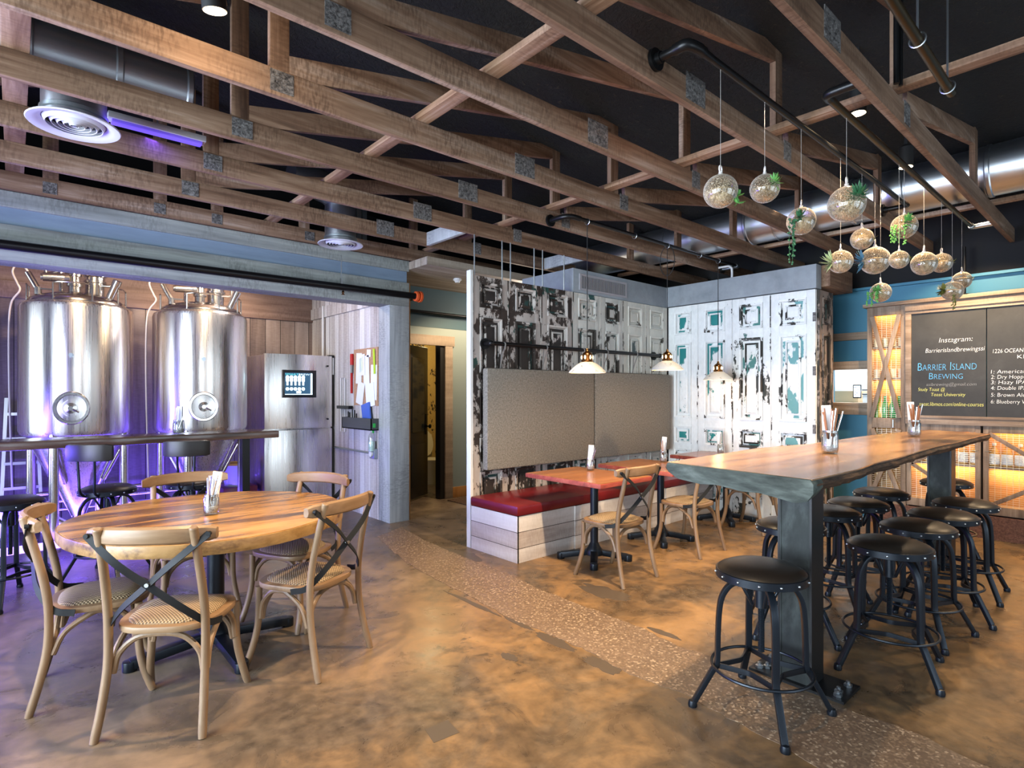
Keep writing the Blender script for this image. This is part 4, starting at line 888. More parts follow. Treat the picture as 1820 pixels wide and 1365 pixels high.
for x in (3.50, 6.34): MB().tube([(x, 4.30, 1.99), (x, 4.40, 1.99)], .026, 14).ball((x, 4.30, 1.99), .03, 14, 8).cyl((x, 4.385, 1.99), (x, 4.405, 1.99), .055, 20).build('flange', 'iron', t)

# ------------------------------------------------------------------ old panelled doors
def door_leaf(w, loc, rz, key, pz, label, keyp=None):
    t = thing('panel_door', label, 'old door', loc, rz, 'old panelled doors')
    H = 2.66; st = .095; a, b = st, w - st
    fr = MB().box(.004, a, 0, .05, .01, H).box(b, w - .004, 0, .05, .01, H)
    z = .01
    for z0, z1 in pz: fr.box(a, b, 0, .05, z, z0); z = z1
    fr.box(a, b, 0, .05, z, H)
    fr.build('frame', wth(key), t, bevel=.004)
    MB().box(.002, .013, -.004, .03, .012, H - .002).box(w - .013, w - .002, -.004, .03, .012, H - .002).build('edge_bead', wth(key + 'm'), t)
    for z0, z1 in pz:
        mo = MB()
        def ring(o, i, y0, y1):   # bevelled frame ring from inset o to inset i, front depth y0 (outer) to y1 (inner)
            O = [(a + o, z0 + o), (b - o, z0 + o), (b - o, z1 - o), (a + o, z1 - o)]; I = [(a + i, z0 + i), (b - i, z0 + i), (b - i, z1 - i), (a + i, z1 - i)]
            for q in range(4):
                p = (q + 1) % 4
                mo.hexa([(O[q][0], y0, O[q][1]), (O[p][0], y0, O[p][1]), (O[p][0], .045, O[p][1]), (O[q][0], .045, O[q][1]), (I[q][0], y1, I[q][1]), (I[p][0], y1, I[p][1]), (I[p][0], .045, I[p][1]), (I[q][0], .045, I[q][1])])
        s = min(b - a, z1 - z0)
        ring(0, .022, -.014, -.008)
        ring(.026, .034, .004, .002) if s > .15 else None
        if s > .2: ring(s * .22, s * .22 + .02, .006, -.002)
        mo.build('moulding', wth(key + 'm'), t)
        MB().box(a, b, .018, .045, z0, z1).build('panel', wth(keyp or key + 'p'), t)
        i = s * .3
        if s > .12: MB().box(a + i, b - i, .004, .018, z0 + i, z1 - i).build('raised_field', wth(keyp or key + 'p'), t, bevel=.006)
    return t
PZ1 = [(.16, .72), (.84, 1.06), (1.20, 2.25), (2.35, 2.60)]
PZ2 = [(.16, .76), (.84, 1.06), (1.18, 2.17), (2.28, 2.58)]
xb = [3.36, 3.83, 4.30, 4.80, 5.29, 5.73, 6.20, 6.68]
D1 = [('A', 'flaking old door at the hallway end of the bench wall, dark green inset'), ('A', 'second flaking old door from the hallway, square panel almost blackened'),
      ('A', 'third flaking old door from the hallway, blackened inset panels'), ('B', 'fourth old door from the hallway, dark green patches beside the first lamp cord'),
      ('B', 'fifth old door from the hallway, green flaking down its middle'), ('C', 'sixth old door from the hallway, cream with small dark scars'), ('C', 'old cream door in the inner corner of the bench wall')]
for i, (ky, lb) in enumerate(D1): door_leaf(xb[i + 1] - xb[i], (xb[i], 4.42, 0), 0, ky, PZ1, lb)
yb = [4.40, 3.96, 3.49, 3.01, 2.515]
D2 = [('D', 'white old door in the corner beside the cushions, narrow teal streaks'), ('D', 'white old door with the big teal patch behind the third lamp'),
      ('E', 'white old door with a dark green stripe down its side'), ('F', 'widest white old door at the outer edge, pale teal lower panel')]
for i, (ky, lb) in enumerate(D2): door_leaf(yb[i] - yb[i + 1], (6.694, yb[i], 0), R(-90), ky, PZ2, lb)
door_leaf(.40, (6.745, 2.50, 0), 0, 'G', PZ2, 'narrow brown-grey old door returning round the outer corner')
hg = 0
for z in (2.35, 1.75, 1.1, .5): tag(MB().box(6.675, 6.693, 2.517, 2.54, z - .05, z + .05).cyl((6.68, 2.512, z - .05), (6.68, 2.512, z + .05), .007, 8).build('door_hinge', 'plate'), 'small dark hinge on the outer edge of the white doors, ' + {2.35: 'topmost', 1.75: 'second from top', 1.1: 'third from top', .5: 'lowest'}[z], 'hinge', 'hinges on the white door edge')

# ------------------------------------------------------------------ tables
def cross_base(t, x, y, L, h, rot=0., cr=.045, bolt=False):
    MB().cyl((x, y, .05), (x, y, h), cr, 24).lathe([(cr, .16), (cr + .02, .12), (cr + .045, .085), (cr + .045, .05)], (x, y, 0), 20).build('column', 'stool', t)
    b = MB()
    for i in range(4):
        a = rot + i * PI / 2; d = Vector((math.cos(a), math.sin(a), 0))
        p0 = Vector((x, y, .075)) + d * .03; p1 = Vector((x, y, .035)) + d * L
        b.strip([p0, p0.lerp(p1, .5), p1], .065, .05, d.cross(Vector((0, 0, 1)))); b.cyl(p1 - Vector((0, 0, .035)), p1 + Vector((0, 0, .02)), .036, 14)
    b.build('cross_foot', 'stool', t, bevel=.006)
    MB().box(x - .16, x + .16, y - .16, y + .16, h - .012, h).build('mounting_plate', 'stool', t)
t = thing('round_table', 'round glossy slab table on a black cross base, surrounded by cross-back chairs', 'table', (0, 0, 0))
cx, cy, rt = .90, 3.74, .745
rim = []
for i in range(72):
    a = 2 * PI * i / 72; rr = rt * (1 + .012 * math.sin(3 * a + 1) + .008 * math.sin(7 * a) + .004 * (rnd.random() - .5)); rim.append((cx + rr * math.cos(a), cy + rr * 1.015 * math.sin(a)))
MB().prism(rim, .722, .784).build('edge', 'tableedge', t, bevel=.004)
MB().prism([(cx + (x - cx) * .99, cy + (y - cy) * .99) for x, y in rim], .784, .787).build('table_top', 'tablewood', t)
cross_base(t, .90, 3.69, .43, .722, R(3), .047)
RTL = ['small orange-topped cafe table at the near end of the bench', 'orange-topped cafe table at the middle of the bench', 'orange-topped cafe table in the corner before the white doors']
for x, lb in zip((3.935, 4.97, 6.30), RTL):
    t = thing('cafe_table', lb, 'table', (x, 3.44, 0), 0, 'orange cafe tables along the bench')
    e = MB(); w, d = .355, .45
    P = [(-w, -d), (w, -d), (w, d), (-w, d)]
    e.prism(P, .72, .757).build('edge', 'rededge', t, bevel=.003)
    tp = MB()
    for i in range(4): tp.box(-w + .006, w - .006, -d + .006 + i * (2 * d - .012) / 4, -d + .002 + (i + 1) * (2 * d - .012) / 4, .757, .761)
    tp.build('table_top', 'redtop', t)
    cross_base(t, 0, -.08, .30, .72, R(40), .036)
# live-edge bar table
t = thing('live_edge_table', 'long high live-edge wooden table on steel beam legs, ringed by black stools', 'table', (0, 0, 0))
front = [(2.50, .955), (2.75, .95), (3.03, .945), (3.35, .97), (3.73, .962), (4.2, .985), (4.72, 1.0), (5.2, .985), (5.59, .992), (6.1, 1.0), (6.52, .99)]
back = [(6.77, 1.49), (6.55, 1.53), (6.32, 1.56), (5.69, 1.625), (5.2, 1.64), (4.81, 1.635), (4.25, 1.645), (4.0, 1.685), (3.64, 1.74), (3.2, 1.72), (2.58, 1.70)]
top = wob(front, .014, 5) + wob(back, .014, 5)
MB().prism(top, 1.134, 1.140).build('table_top', 'slab', t)
bk = MB()
def inset(P, d, jit):
    n = len(P); o = []
    ar = Vector((4.6, 1.3))
    for p in P: 
        q = Vector(p); o.append((q.x, q.y + (d if q.y < 1.3 else -d) + jit * (rnd.random() - .5)))
    return o
bk.prism(top, 1.128, 1.134)
A = [bk.bm.verts.new((x, y, 1.128)) for x, y in top]; levels = [A]
for z, d, jt in ((1.112, -.012, .012), (1.095, .004, .016), (1.075, .03, .02), (1.068, .07, .01)):
    levels.append([bk.bm.verts.new((x, y, z)) for x, y in inset(top, d, jt)])
for U, V in zip(levels, levels[1:]):
    for i in range(len(U)): bk.face([U[i], U[(i + 1) % len(U)], V[(i + 1) % len(V)], V[i]])
bk.face(levels[-1]); bk.build('bark_edge', 'bark', t)
# sawn grey end facing the room
EN = MB(); pr = [(.958, 1.139), (1.2, 1.139), (1.45, 1.139), (1.695, 1.139), (1.705, 1.12), (1.69, 1.09), (1.63, 1.06), (1.5, 1.05), (1.4, 1.058), (1.28, 1.045), (1.18, 1.05), (1.1, 1.04), (1.02, 1.03), (.97, 1.045), (.945, 1.08), (.945, 1.12)]
f = [EN.bm.verts.new((2.492 + (y - .95) * .10, y, z)) for y, z in pr]; b2 = [EN.bm.verts.new((2.60 + (y - .95) * .10, y, z if z > 1.1 else z + .02)) for y, z in pr]
EN.face(f); EN.face(list(reversed(b2)))
for i in range(len(f)): EN.face([f[i], f[(i + 1) % len(f)], b2[(i + 1) % len(f)], b2[i]])
EN.build('sawn_end', 'slabend', t, bevel=.006)
lm = wood('mottled_raw_steel', [(.3, (.008, .009, .009)), (.52, (.022, .026, .025)), (.75, (.075, .088, .085))], 2, 5, 2, .6, 0, .1, False, spec=.2)
for lx in (3.10, 6.02):
    ly = 1.24
    lg = MB().box(lx - .075, lx + .075, ly + .067, ly + .075, .014, 1.065).box(lx - .075, lx + .075, ly - .075, ly - .067, .014, 1.065).box(lx - .071, lx - .0635, ly - .067, ly + .067, .014, 1.065).build('leg', lm, t)
    MB().box(lx - .076, lx + .076, ly - .085, ly - .074, .014, 1.064).box(lx - .076, lx + .076, ly + .074, ly + .085, .014, 1.064).build('beam_flange', plain('black_beam_flange', (.012, .012, .013), .45, .5) if 'black_beam_flange' not in bpy.data.materials else bpy.data.materials['black_beam_flange'], lg)
    fp = MB().box(lx - .10, lx + .13, ly - .24, ly + .23, 0, .014).build('floor_plate', 'iron', lg)
    for bx, by in ((-.06, -.2), (-.02, -.19), (-.06, .19), (-.03, .16), (.08, -.2), (.08, .19)): MB().lathe([(0, 0), (.02, 0), (.02, .012), (.01, .014), (.01, .028), (0, .03)], (lx + bx, ly + by, .014), 6).build('bolt', 'stud', lg)

# ------------------------------------------------------------------ cross-back chairs
def make_chair(label):
    t = thing('cross_back_chair', label, 'chair', (0, 0, 0), 0, 'cross-back cafe chairs')
    # seat frame outline (front is +Y)
    def seat_poly(k):
        P = []
        for i in range(40):
            a = 2 * PI * i / 40; ca, sa = math.cos(a), math.sin(a)
            e = 2 / 3.2; x = math.copysign(abs(ca) ** e, ca); y = math.copysign(abs(sa) ** e, sa)
            P.append((x * (.222 + .014 * y) * k, y * .212 * k + .005))
        return P
    MB().prism(seat_poly(1), .438, .468).build('seat_frame', 'chairs', t, bevel=.009)
    pad = MB(); rings = []
    for k, z in ((.84, .466), (.84, .472), (.78, .483), (.6, .492), (.3, .496)): rings.append([pad.bm.verts.new((x, y, z)) for x, y in seat_poly(k)])
    for U, V in zip(rings, rings[1:]):
        for i in range(40): pad.face([U[i], U[(i + 1) % 40], V[(i + 1) % 40], V[i]])
    c = pad.bm.verts.new((0, .005, .497))
    for i in range(40): pad.face([rings[-1][i], rings[-1][(i + 1) % 40], c])
    pad.build('seat_pad', 'rattan', t)
    for s in (-1, 1):
        MB().tube(smooth_path([(s * .222, -.262, 0), (s * .212, -.225, .14), (s * .205, -.195, .3), (s * .205, -.19, .46), (s * .203, -.205, .6), (s * .198, -.24, .76), (s * .195, -.275, .895), (s * .195, -.285, .925)], 5), [.0165] + [.0185] * 34 + [.015], 10).build('back_leg', 'chair', t)
        MB().tube(smooth_path([(s * .238, .225, 0), (s * .222, .185, .12), (s * .205, .165, .25), (s * .2, .165, .44)], 5), [.0155] + [.0185] * 15, 10).build('front_leg', 'chair', t)
        MB().tube(smooth_path([(s * .205, -.175, .265), (s * .2, -.13, .36), (s * .195, -.03, .425), (s * .195, .02, .432), (s * .195, .08, .42), (s * .198, .14, .35), (s * .203, .15, .27)], 5), .0135, 8).build('side_bow', 'chair', t)
    for y in (-.178, .152):
        MB().tube(smooth_path([(-.19, y, .262), (-.17, y * .96, .345), (-.1, y * .93, .41), (0, y * .92, .425), (.1, y * .93, .41), (.17, y * .96, .345), (.19, y, .262)], 5), .0135, 8).build('bow', 'chair', t)
    # bowed top rail
    rl = MB(); N = 18; rows = []
    for i in range(N + 1):
        u = -1 + 2 * i / N; x = u * .268; y = -.305 + .085 * u * u; hz = .039 * (1 - .18 * u ** 4); cz = .893 - .008 * u * u
        if abs(u) > .93: hz *= .8
        th = .013
        rows.append([rl.bm.verts.new(q) for q in ((x, y - th, cz - hz * .75), (x, y - th * 1.35, cz), (x, y - th, cz + hz * .75), (x, y, cz + hz), (x, y + th, cz + hz * .75), (x, y + th * 1.1, cz), (x, y + th, cz - hz * .75), (x, y, cz - hz))])
    for U, V in zip(rows, rows[1:]):
        for j in range(8): rl.face([U[j], U[(j + 1) % 8], V[(j + 1) % 8], V[j]])
    rl.face(list(reversed(rows[0]))); rl.face(rows[-1]); rl.build('top_rail', 'chairs', t)
    for s in (-1, 1):
        o = .004 * s
        p = smooth_path([(s * .25, -.258 - .004, .89), (s * .12, -.29 + o, .78), (0, -.268 + o, .675), (-s * .12, -.24 + o, .57), (-s * .205, -.175, .475), (-s * .235, -.09, .452)], 6)
        MB().strip(p, .030, .005, (0, .35, 1)).cyl((s * .25, -.255, .89), (s * .25, -.272, .89), .01, 10).build('cross_strap', 'strap', t)
    MB().cyl((0, -.262, .676), (0, -.28, .676), .009, 10).build('cross_rivet', 'stud', t)
    return t
ch = make_chair('cross-back chair nearest the viewer, its back turned at the round table')
ch.location = (.59, 3.086, 0); ch.rotation_euler = (0, 0, R(54 - 90))
for x, y, a, lb in [(.34, 3.63, -8, 'cross-back chair at the frame edge side of the round table, seen from its side'),
                    (1.265, 3.205, 117, 'cross-back chair on the walkway side of the round table, woven seat in view'),
                    (.92, 4.33, 270, 'cross-back chair behind the round table before the two padded bar stools'),
                    (1.42, 3.84, 206, 'cross-back chair behind the round table before the steel fridge'),
                    (3.73, 2.965, 90, 'cross-back chair at the first orange table, nearest the bench end'),
                    (4.88, 2.99, 90, 'cross-back chair at the middle orange table, partly under the high table edge'),
                    (6.14, 3.0, 90, 'cross-back chair at the corner orange table, mostly hidden by the high table')]:
    dup(ch, (x, y, 0), R(a - 90), lb)

# ------------------------------------------------------------------ bar stools
def make_stool(label, back=False, sh=0.):
    t = thing('bar_stool', label, 'stool', (0, 0, 0), 0, 'padded bar stools with backs' if back else 'round bar stools at the high table')
    h = .69 + sh
    MB().lathe([(0, h + .012), (.08, h + .010), (.15, h + .002), (.188, h - .015), (.197, h - .025), (.197, h - .035), (0, h - .035)], n=40).build('seat', 'leather', t)
    st = MB().lathe([(.199, h - .062), (.203, h - .06), (.203, h - .026), (.199, h - .024), (.19, h - .024), (.19, h - .062)], n=40).lathe([(0, h - .05), (.19, h - .05), (.19, h - .058), (0, h - .058)], n=24)
    nf = len(st.bm.faces)
    for i in range(14): a = 2 * PI * i / 14; st.ball((.204 * math.cos(a), .204 * math.sin(a), h - .043), .006, 8, 5)
    st.build('seat_band', 'stool', t, second=(nf, 'stud'))
    z0 = h - .41
    pr = [(0, z0)]
    for i in range(42): zz = z0 + i * .0075; pr += [(.0125, zz), (.0155, zz + .0035)]
    pr += [(.013, h - .055), (0, h - .055)]
    MB().lathe(pr, n=12).build('screw', 'stool', t)
    MB().lathe([(.017, h - .205), (.028, h - .2), (.028, h - .10), (.034, h - .095), (.034, h - .075), (.017, h - .07)], n=18).build('hub', 'stool', t)
    for i in range(4):
        a = R(45) + i * PI / 2; d = Vector((math.cos(a), math.sin(a), 0)); sd = Vector((-d.y, d.x, 0))
        P = smooth_path([d * .03 + Vector((0, 0, h - .088)), d * .085 + Vector((0, 0, h - .082)), d * .14 + Vector((0, 0, h - .10)), d * .178 + Vector((0, 0, h - .155)), d * .192 + Vector((0, 0, h - .23)), d * .198 + Vector((0, 0, .34)), d * .202 + Vector((0, 0, .215)), d * .225 + Vector((0, 0, .175)), d * .31 + Vector((0, 0, .022))], 5)
        lg = MB().strip(P, .030, .022, sd).tube([d * .04 + Vector((0, 0, h - .19)), d * .09 + Vector((0, 0, h - .095))], .008, 8).build('leg', 'stool', t, bevel=.004)
        MB().lathe([(0, 0), (.02, 0), (.022, .012), (.017, .03), (0, .034)], d * .315, 12).build('foot', 'stool', lg)
        d2 = Vector((math.cos(a + PI / 2), math.sin(a + PI / 2), 0)); mid = (d + d2) * .5
        MB().strip(smooth_path([d * .205 + Vector((0, 0, .205)), (d * .6 + d2 * .25) * .19 + Vector((0, 0, .205)), mid * .145 + Vector((0, 0, .205)), (d2 * .6 + d * .25) * .19 + Vector((0, 0, .205)), d2 * .205 + Vector((0, 0, .205))], 4), .024, .008, (0, 0, 1)).build('stretcher', 'stool', t)
    MB().tube([(.222 * math.cos(2 * PI * i / 40), .222 * math.sin(2 * PI * i / 40), .205) for i in range(40)], .0075, 8, True).build('foot_ring', 'stool', t)
    if back:   # back is at -Y
        for s in (-1, 1): MB().tube(smooth_path([(s * .05, -.12, h - .055), (s * .05, -.19, h - .055), (s * .055, -.245, h - .01), (s * .06, -.25, h + .1), (s * .065, -.262, h + .28)], 5), .0095, 8).build('back_rod', 'stool', t)
        bp = MB(); rows = []
        for i in range(13):
            u = -1 + 2 * i / 12; x = u * .175; y = -.262 + .045 * u * u
            hh = .068 * (1 if abs(u) < .95 else .86); th = .024 if abs(u) < .95 else .014
            rows.append([bp.bm.verts.new(q) for q in ((x, y - th * .7, h + .295 - hh * .92), (x, y - th, h + .295), (x, y - th * .7, h + .295 + hh * .92), (x, y, h + .295 + hh), (x, y + th * .7, h + .295 + hh * .92), (x, y + th, h + .295), (x, y + th * .7, h + .295 - hh * .92), (x, y, h + .295 - hh))])
        for U, V in zip(rows, rows[1:]):
            for j in range(8): bp.face([U[j], U[(j + 1) % 8], V[(j + 1) % 8], V[j]])
        bp.face(list(reversed(rows[0]))); bp.face(rows[-1]); bp.build('back_pad', 'leather', t)
    return t
st = make_stool('round black stool at the near end of the high table, before its steel leg')
st.location = (2.655, 1.24, 0); st.rotation_euler = (0, 0, R(-3))
for x, y, a, lb in [(3.63, .98, 12, 'first black stool along the outer side of the high table, nearest the viewer'),
                    (4.27, 1.0, -8, 'second black stool along the outer side of the high table'),
                    (4.80, .98, 20, 'third black stool along the outer side of the high table'),
                    (5.42, .97, 3, 'fourth black stool along the outer side, closest to the bar cabinets'),
                    (6.59, 1.32, 15, 'black stool at the far end, behind the second steel leg'),
                    (3.70, 1.54, 30, 'first black stool on the bench side, half hidden by the near steel leg'),
                    (4.33, 1.54, 10, 'second black stool on the bench side of the high table'),
                    (4.83, 1.51, 25, 'third black stool on the bench side of the high table'),
                    (5.48, 1.54, 0, 'fourth black stool on the bench side, below the blue wall')]:
    dup(st, (x, y, 0), R(a), lb)
bs = make_stool('padded bar stool with back rest before the tall tank at the frame edge', True, .05)
bs.location = (.58, 5.70, 0); bs.rotation_euler = (0, 0, R(52 - 90))
dup(bs, (1.18, 5.62, 0), R(68 - 90), 'padded bar stool with back rest before the tank beside the fridge')
dup(bs, (-.02, 5.5, 0), R(35 - 90), 'padded bar stool at the very edge of the frame, only seat and legs showing')

# ------------------------------------------------------------------ jars with straws and napkins
def jar(x, y, z, label, r=.042, h=.125, straws=0, metal=4, nap=True, tall=.23, fill=True, lean=.4, seed=1, who=''):
    q = random.Random(seed)
    t = thing('glass_jar', label, 'jar', (x, y, z), 0, 'table jars')
    MB().lathe([(0, .004), (r * .85, .004), (r * .95, .012), (r, .03), (r, h * .8), (r * .86, h * .87), (r * .86, h), (r * .82, h), (r * .82, h * .87), (r * .95, h * .8), (r * .95, .03), (r * .8, .012), (0, .012)], n=28).build('glass', 'glass', t)
    MB().lathe([(r * .862, h * .88), (r * .90, h * .9), (r * .90, h * .97), (r * .862, h * .99)], n=28).build('rim_thread', 'glass', t)
    if fill: MB().lathe([(0, .014), (r * .75, .014), (r * .92, .03), (r * .92, h * .34), (r * .5, h * .42), (0, h * .38)], n=18).build('gravel', 'gravel', t)
    for i in range(straws + metal):
        a = q.random() * 2 * PI; rr = r * .55 * q.random() ** .5
        p0 = Vector((x - .012 + rr * math.cos(a) * .5, y - .006 + rr * math.sin(a) * .5, z + .05)); tl = Vector((-.75 * -lean * .0, 0, 0))
        d = Vector((math.cos(a), math.sin(a), 0)) * (r * .35 + .02 * q.random()) + (Vector((.6, -.55, 0)) * .03 if i >= straws else Vector((0, 0, 0)))
        p1 = p0 + d + Vector((0, 0, tall * (.7 + .2 * q.random())))
        m = 'straw' if i < straws else 'strawm'
        tag(MB().tube([p0, p1], .0042, 7).build('drinking_straw', m), ('brown paper straws in the jar ' if i < straws else 'metal straws in the jar ') + who, 'straw', ('brown straws in jar ' if i < straws else 'metal straws in jar ') + who)
    if nap:
        o = MB().prism([(-.024, -.010), (.024, -.010), (.026, 0), (.024, .010), (-.024, .010), (-.026, 0)], .0, tall * .95).build('paper_napkin', 'paper', bevel=.002)
        o.location = (x + .010, y + .016, z + .05); o.rotation_euler = (R(q.uniform(-6, 2)), R(q.uniform(-5, 8)), R(-41)); tag(o, 'rolled white paper napkins standing in the jar ' + who, 'napkin')
jar(3.668, 1.298, 1.14, 'glass jar of brown straws, the nearer one on the high live-edge table', .046, .138, 11, 4, True, .25, seed=3, who='nearer on the live-edge table')
jar(5.62, 1.34, 1.14, 'glass jar of straws, the farther one on the high live-edge table', .046, .138, 7, 4, True, .25, seed=4, who='farther along the live-edge table')
jar(.873, 3.677, .787, 'glass jar of metal straws on the round slab table', .042, .12, 0, 9, True, .21, seed=5, who='on the round table')
jar(4.16, 3.60, .761, 'glass jar with napkin on the first orange table', .04, .115, 0, 2, True, .2, seed=6, who='on the first orange table')
jar(5.26, 3.52, .761, 'glass jar with napkin on the middle orange table', .04, .115, 2, 1, True, .23, seed=7, who='on the middle orange table')
jar(6.52, 3.55, .761, 'glass jar with napkin on the corner orange table', .04, .115, 0, 1, True, .23, seed=8, who='on the corner orange table')
jar(1.16, 6.05, 1.12, 'glass jar with napkin on the dark bar before the second tank', .05, .13, 0, 3, True, .22, seed=9, who='on the dark bar')

# ------------------------------------------------------------------ chalkboard wall and cabinets
XF = 7.56
def mesh_panel(y0, y1, z0, z1, x, dv=.045, dh=.021, r=.0016):
    m = MB(); n = int((z1 - z0) / dh)
    for i in range(1, n): z = z0 + (z1 - z0) * i / n; m.box(x - r, x + r, y0, y1, z - r, z + r)
    n = max(2, int((y1 - y0) / dv))
    for i in range(1, n): y = y0 + (y1 - y0) * i / n; m.box(x - r - .003, x - .001, y - r, y + r, z0, z1)
    return m
# tall corner cabinet
t = thing('tall_cabinet', 'tall driftwood cabinet with crossed boards over wire mesh, beside the chalkboard', 'cabinet', (0, 0, 0))
MB().box(XF, XF + .03, 2.22, 2.27, .02, 2.50).box(XF, XF + .03, 1.885, 1.935, .02, 2.50).box(XF - .002, XF + .03, 1.935, 2.22, 2.40, 2.50).box(XF - .002, XF + .03, 1.935, 2.22, 1.10, 1.215).box(XF - .002, XF + .03, 1.935, 2.22, .02, .33).build('front_frame', 'cabw', t, bevel=.004)
MB().box(XF + .03, XF + .18, 2.245, 2.27, .02, 2.5).box(XF + .03, XF + .18, 1.885, 1.91, .02, 2.5).box(XF + .03, XF + .18, 1.91, 2.245, 2.47, 2.5).build('side_panel', 'cabw', t)
MB().box(XF + .17, XF + .185, 1.91, 2.245, .02, 2.47).build('back_panel', 'cabback', t)
for z in (1.22, 1.68, 2.04, .78): MB().box(XF + .035, XF + .17, 1.91, 2.245, z - .022, z).build('shelf', 'cabh', t)
mesh_panel(1.935, 2.22, 1.215, 2.40, XF + .022).build('wire_mesh', 'wire', t); mesh_panel(1.935, 2.22, .33, 1.10, XF + .022).build('wire_mesh', 'wire', t)
MB().bar((XF - .012, 2.215, 2.395), (XF - .012, 1.94, 1.22), .022, .045, (0, 1, 0)).build('cross_board', 'cabw', t, bevel=.003)
MB().bar((XF - .022, 1.94, 2.395), (XF - .022, 2.215, 1.22), .02, .045, (0, 1, 0)).build('cross_board', 'cabw', t, bevel=.003)
MB().bar((XF - .012, 2.215, 1.09), (XF - .012, 1.94, .34), .022, .045, (0, 1, 0)).bar((XF - .022, 1.94, 1.09), (XF - .022, 2.215, .34), .02, .045, (0, 1, 0)).build('cross_board', 'cabw', t, bevel=.003)
MB().cyl((XF - .03, 2.0, 1.11), (XF - .03, 2.0, 1.20), .006, 10).build('handle', 'stud', t)
# lower cabinets below the chalkboard
def low_cab(y0, y1, label, flip):
    t = thing('low_cabinet', label, 'cabinet', (0, 0, 0), 0, 'low mesh cabinets under the chalkboard')
    MB().box(XF, XF + .03, y1 - .045, y1, .25, 1.16).box(XF, XF + .03, y0, y0 + .045, .25, 1.16).box(XF - .002, XF + .03, y0 + .045, y1 - .045, 1.09, 1.16).box(XF - .002, XF + .03, y0 + .045, y1 - .045, .25, .335).build('front_frame', 'cabw', t, bevel=.004)
    MB().box(XF + .17, XF + .185, y0, y1, .05, 1.16).build('back_panel', 'cabback', t)
    MB().box(XF + .03, XF + .17, y1 - .012, y1, .05, 1.16).box(XF + .03, XF + .17, y0, y0 + .012, .05, 1.16).build('side_panel', 'cabw', t)
    for z in (.745, .33): MB().box(XF + .03, XF + .17, y0 + .012, y1 - .012, z - .025, z).build('shelf', 'cabh', t)
    mesh_panel(y0 + .045, y1 - .045, .335, 1.09, XF + .024).build('wire_mesh', 'wire', t)
    ya, yb2 = y0 + .05, y1 - .05
    MB().bar((XF - .012, yb2, .72), (XF - .012, ya, 1.085), .02, .04, (0, 1, 0)).build('cross_board', 'cabw', t, bevel=.003) if not flip else MB().bar((XF - .012, yb2, 1.085), (XF - .012, ya, .70), .02, .04, (0, 1, 0)).build('cross_board', 'cabw', t, bevel=.003)
    MB().bar((XF - .012, yb2, .72), (XF - .012, ya, .34), .02, .04, (0, 1, 0)).build('cross_board', 'cabw', t, bevel=.003) if not flip else MB().bar((XF - .012, yb2, .34), (XF - .012, ya, .70), .02, .04, (0, 1, 0)).build('cross_board', 'cabw', t, bevel=.003)
    yy = y0 + .02 if not flip else y1 - .02
    MB().cyl((XF - .025, yy, .9), (XF - .025, yy + (.05 if not flip else -.05), .9), .005, 8).build('handle', 'stud', t)
low_cab(1.225, 1.88, 'low mesh-front cabinet under the first chalkboard panel, behind the far stool', False)
low_cab(.55, 1.205, 'low mesh-front cabinet under the beer list, at the frame edge', True)
low_cab(-.13, .53, 'low mesh-front cabinet beyond the beer list cabinet, past the frame', True)
struct('baseboard_bar', MB().box(XF - .02, XF + .16, -1.0, 2.27, 0, .235), 'kick')
struct('trim_14', MB().box(XF - .015, XF + .03, -1.0, 1.885, 1.16, 1.225).box(XF - .02, XF + .02, -1.0, 1.885, 1.225, 1.255), 'cabh', bevel=.004)
struct('trim_15', MB().box(XF - .03, XF + .18, -1.0, 1.885, 2.42, 2.50).box(XF - .015, XF + .03, -1.0, 1.885, 2.385, 2.42).box(XF - .055, XF + .2, -1.0, 2.30, 2.50, 2.54).box(XF - .02, XF + .03, 1.83, 1.885, 1.255, 2.385), 'cabh', bevel=.004)
tag(MB().tube([(7.62, 1.37, 2.54), (7.62, 1.37, 3.06)], .016, 10).cyl((7.62, 1.37, 2.54), (7.62, 1.37, 2.56), .04, 16).build('ceiling_post', 'iron'), 'black pipe post rising from the chalkboard cornice to the roof', 'pipe')
def chalk(y0, y1, label):
    t = thing('chalkboard', label, 'chalkboard', (0, 0, 0), 0, 'framed chalkboards')
    MB().box(XF, XF + .02, y0, y1, 1.255, 2.385).build('slate', 'chalkboard', t)
    return t
RT = (R(90), 0, R(-90))
cb = chalk(1.180, 1.83, 'chalkboard panel with blue and yellow lettering beside the tall cabinet')
def line(p, body, y0, y1, z, cap, m, sh=.15, sc=None, tilt=0.):
    return text_mesh('lettering', body, m, p, (XF - .001, y0, z), (R(90), 0, R(-90)), y0 - y1, cap, sh, sc_small=sc)
line(cb, 'Instagram:', 1.578, 1.289, 2.05, .055, 'chalk', .2)
line(cb, 'Barrierislandbrewingssi', 1.699, 1.19, 1.945, .050, 'chalk', .2)
line(cb, 'Barrier Island', 1.770, 1.257, 1.75, .092, 'chalkb', .05, .78)
line(cb, 'Brewing', 1.667, 1.372, 1.654, .074, 'chalkb', .05, .8)
line(cb, 'ssibrewing@gmail.com', 1.692, 1.259, 1.581, .035, 'chalkg', .2)
line(cb, 'Study Toast @', 1.767, 1.526, 1.525, .038, 'chalky', .15)
line(cb, 'Toast University', 1.648, 1.350, 1.469, .038, 'chalky', .15)
line(cb, 'toast.libmos.com/online-courses', 1.754, 1.20, 1.363, .044, 'chalky', .15)
cb2 = chalk(.25, 1.172, 'chalkboard panel listing numbered beers at the frame edge')
line(cb2, '1226 OCEAN B', 1.125, .855, 1.912, .043, 'chalk', .1)
line(cb2, 'KI', .936, .886, 1.849, .04, 'chalk', .0)
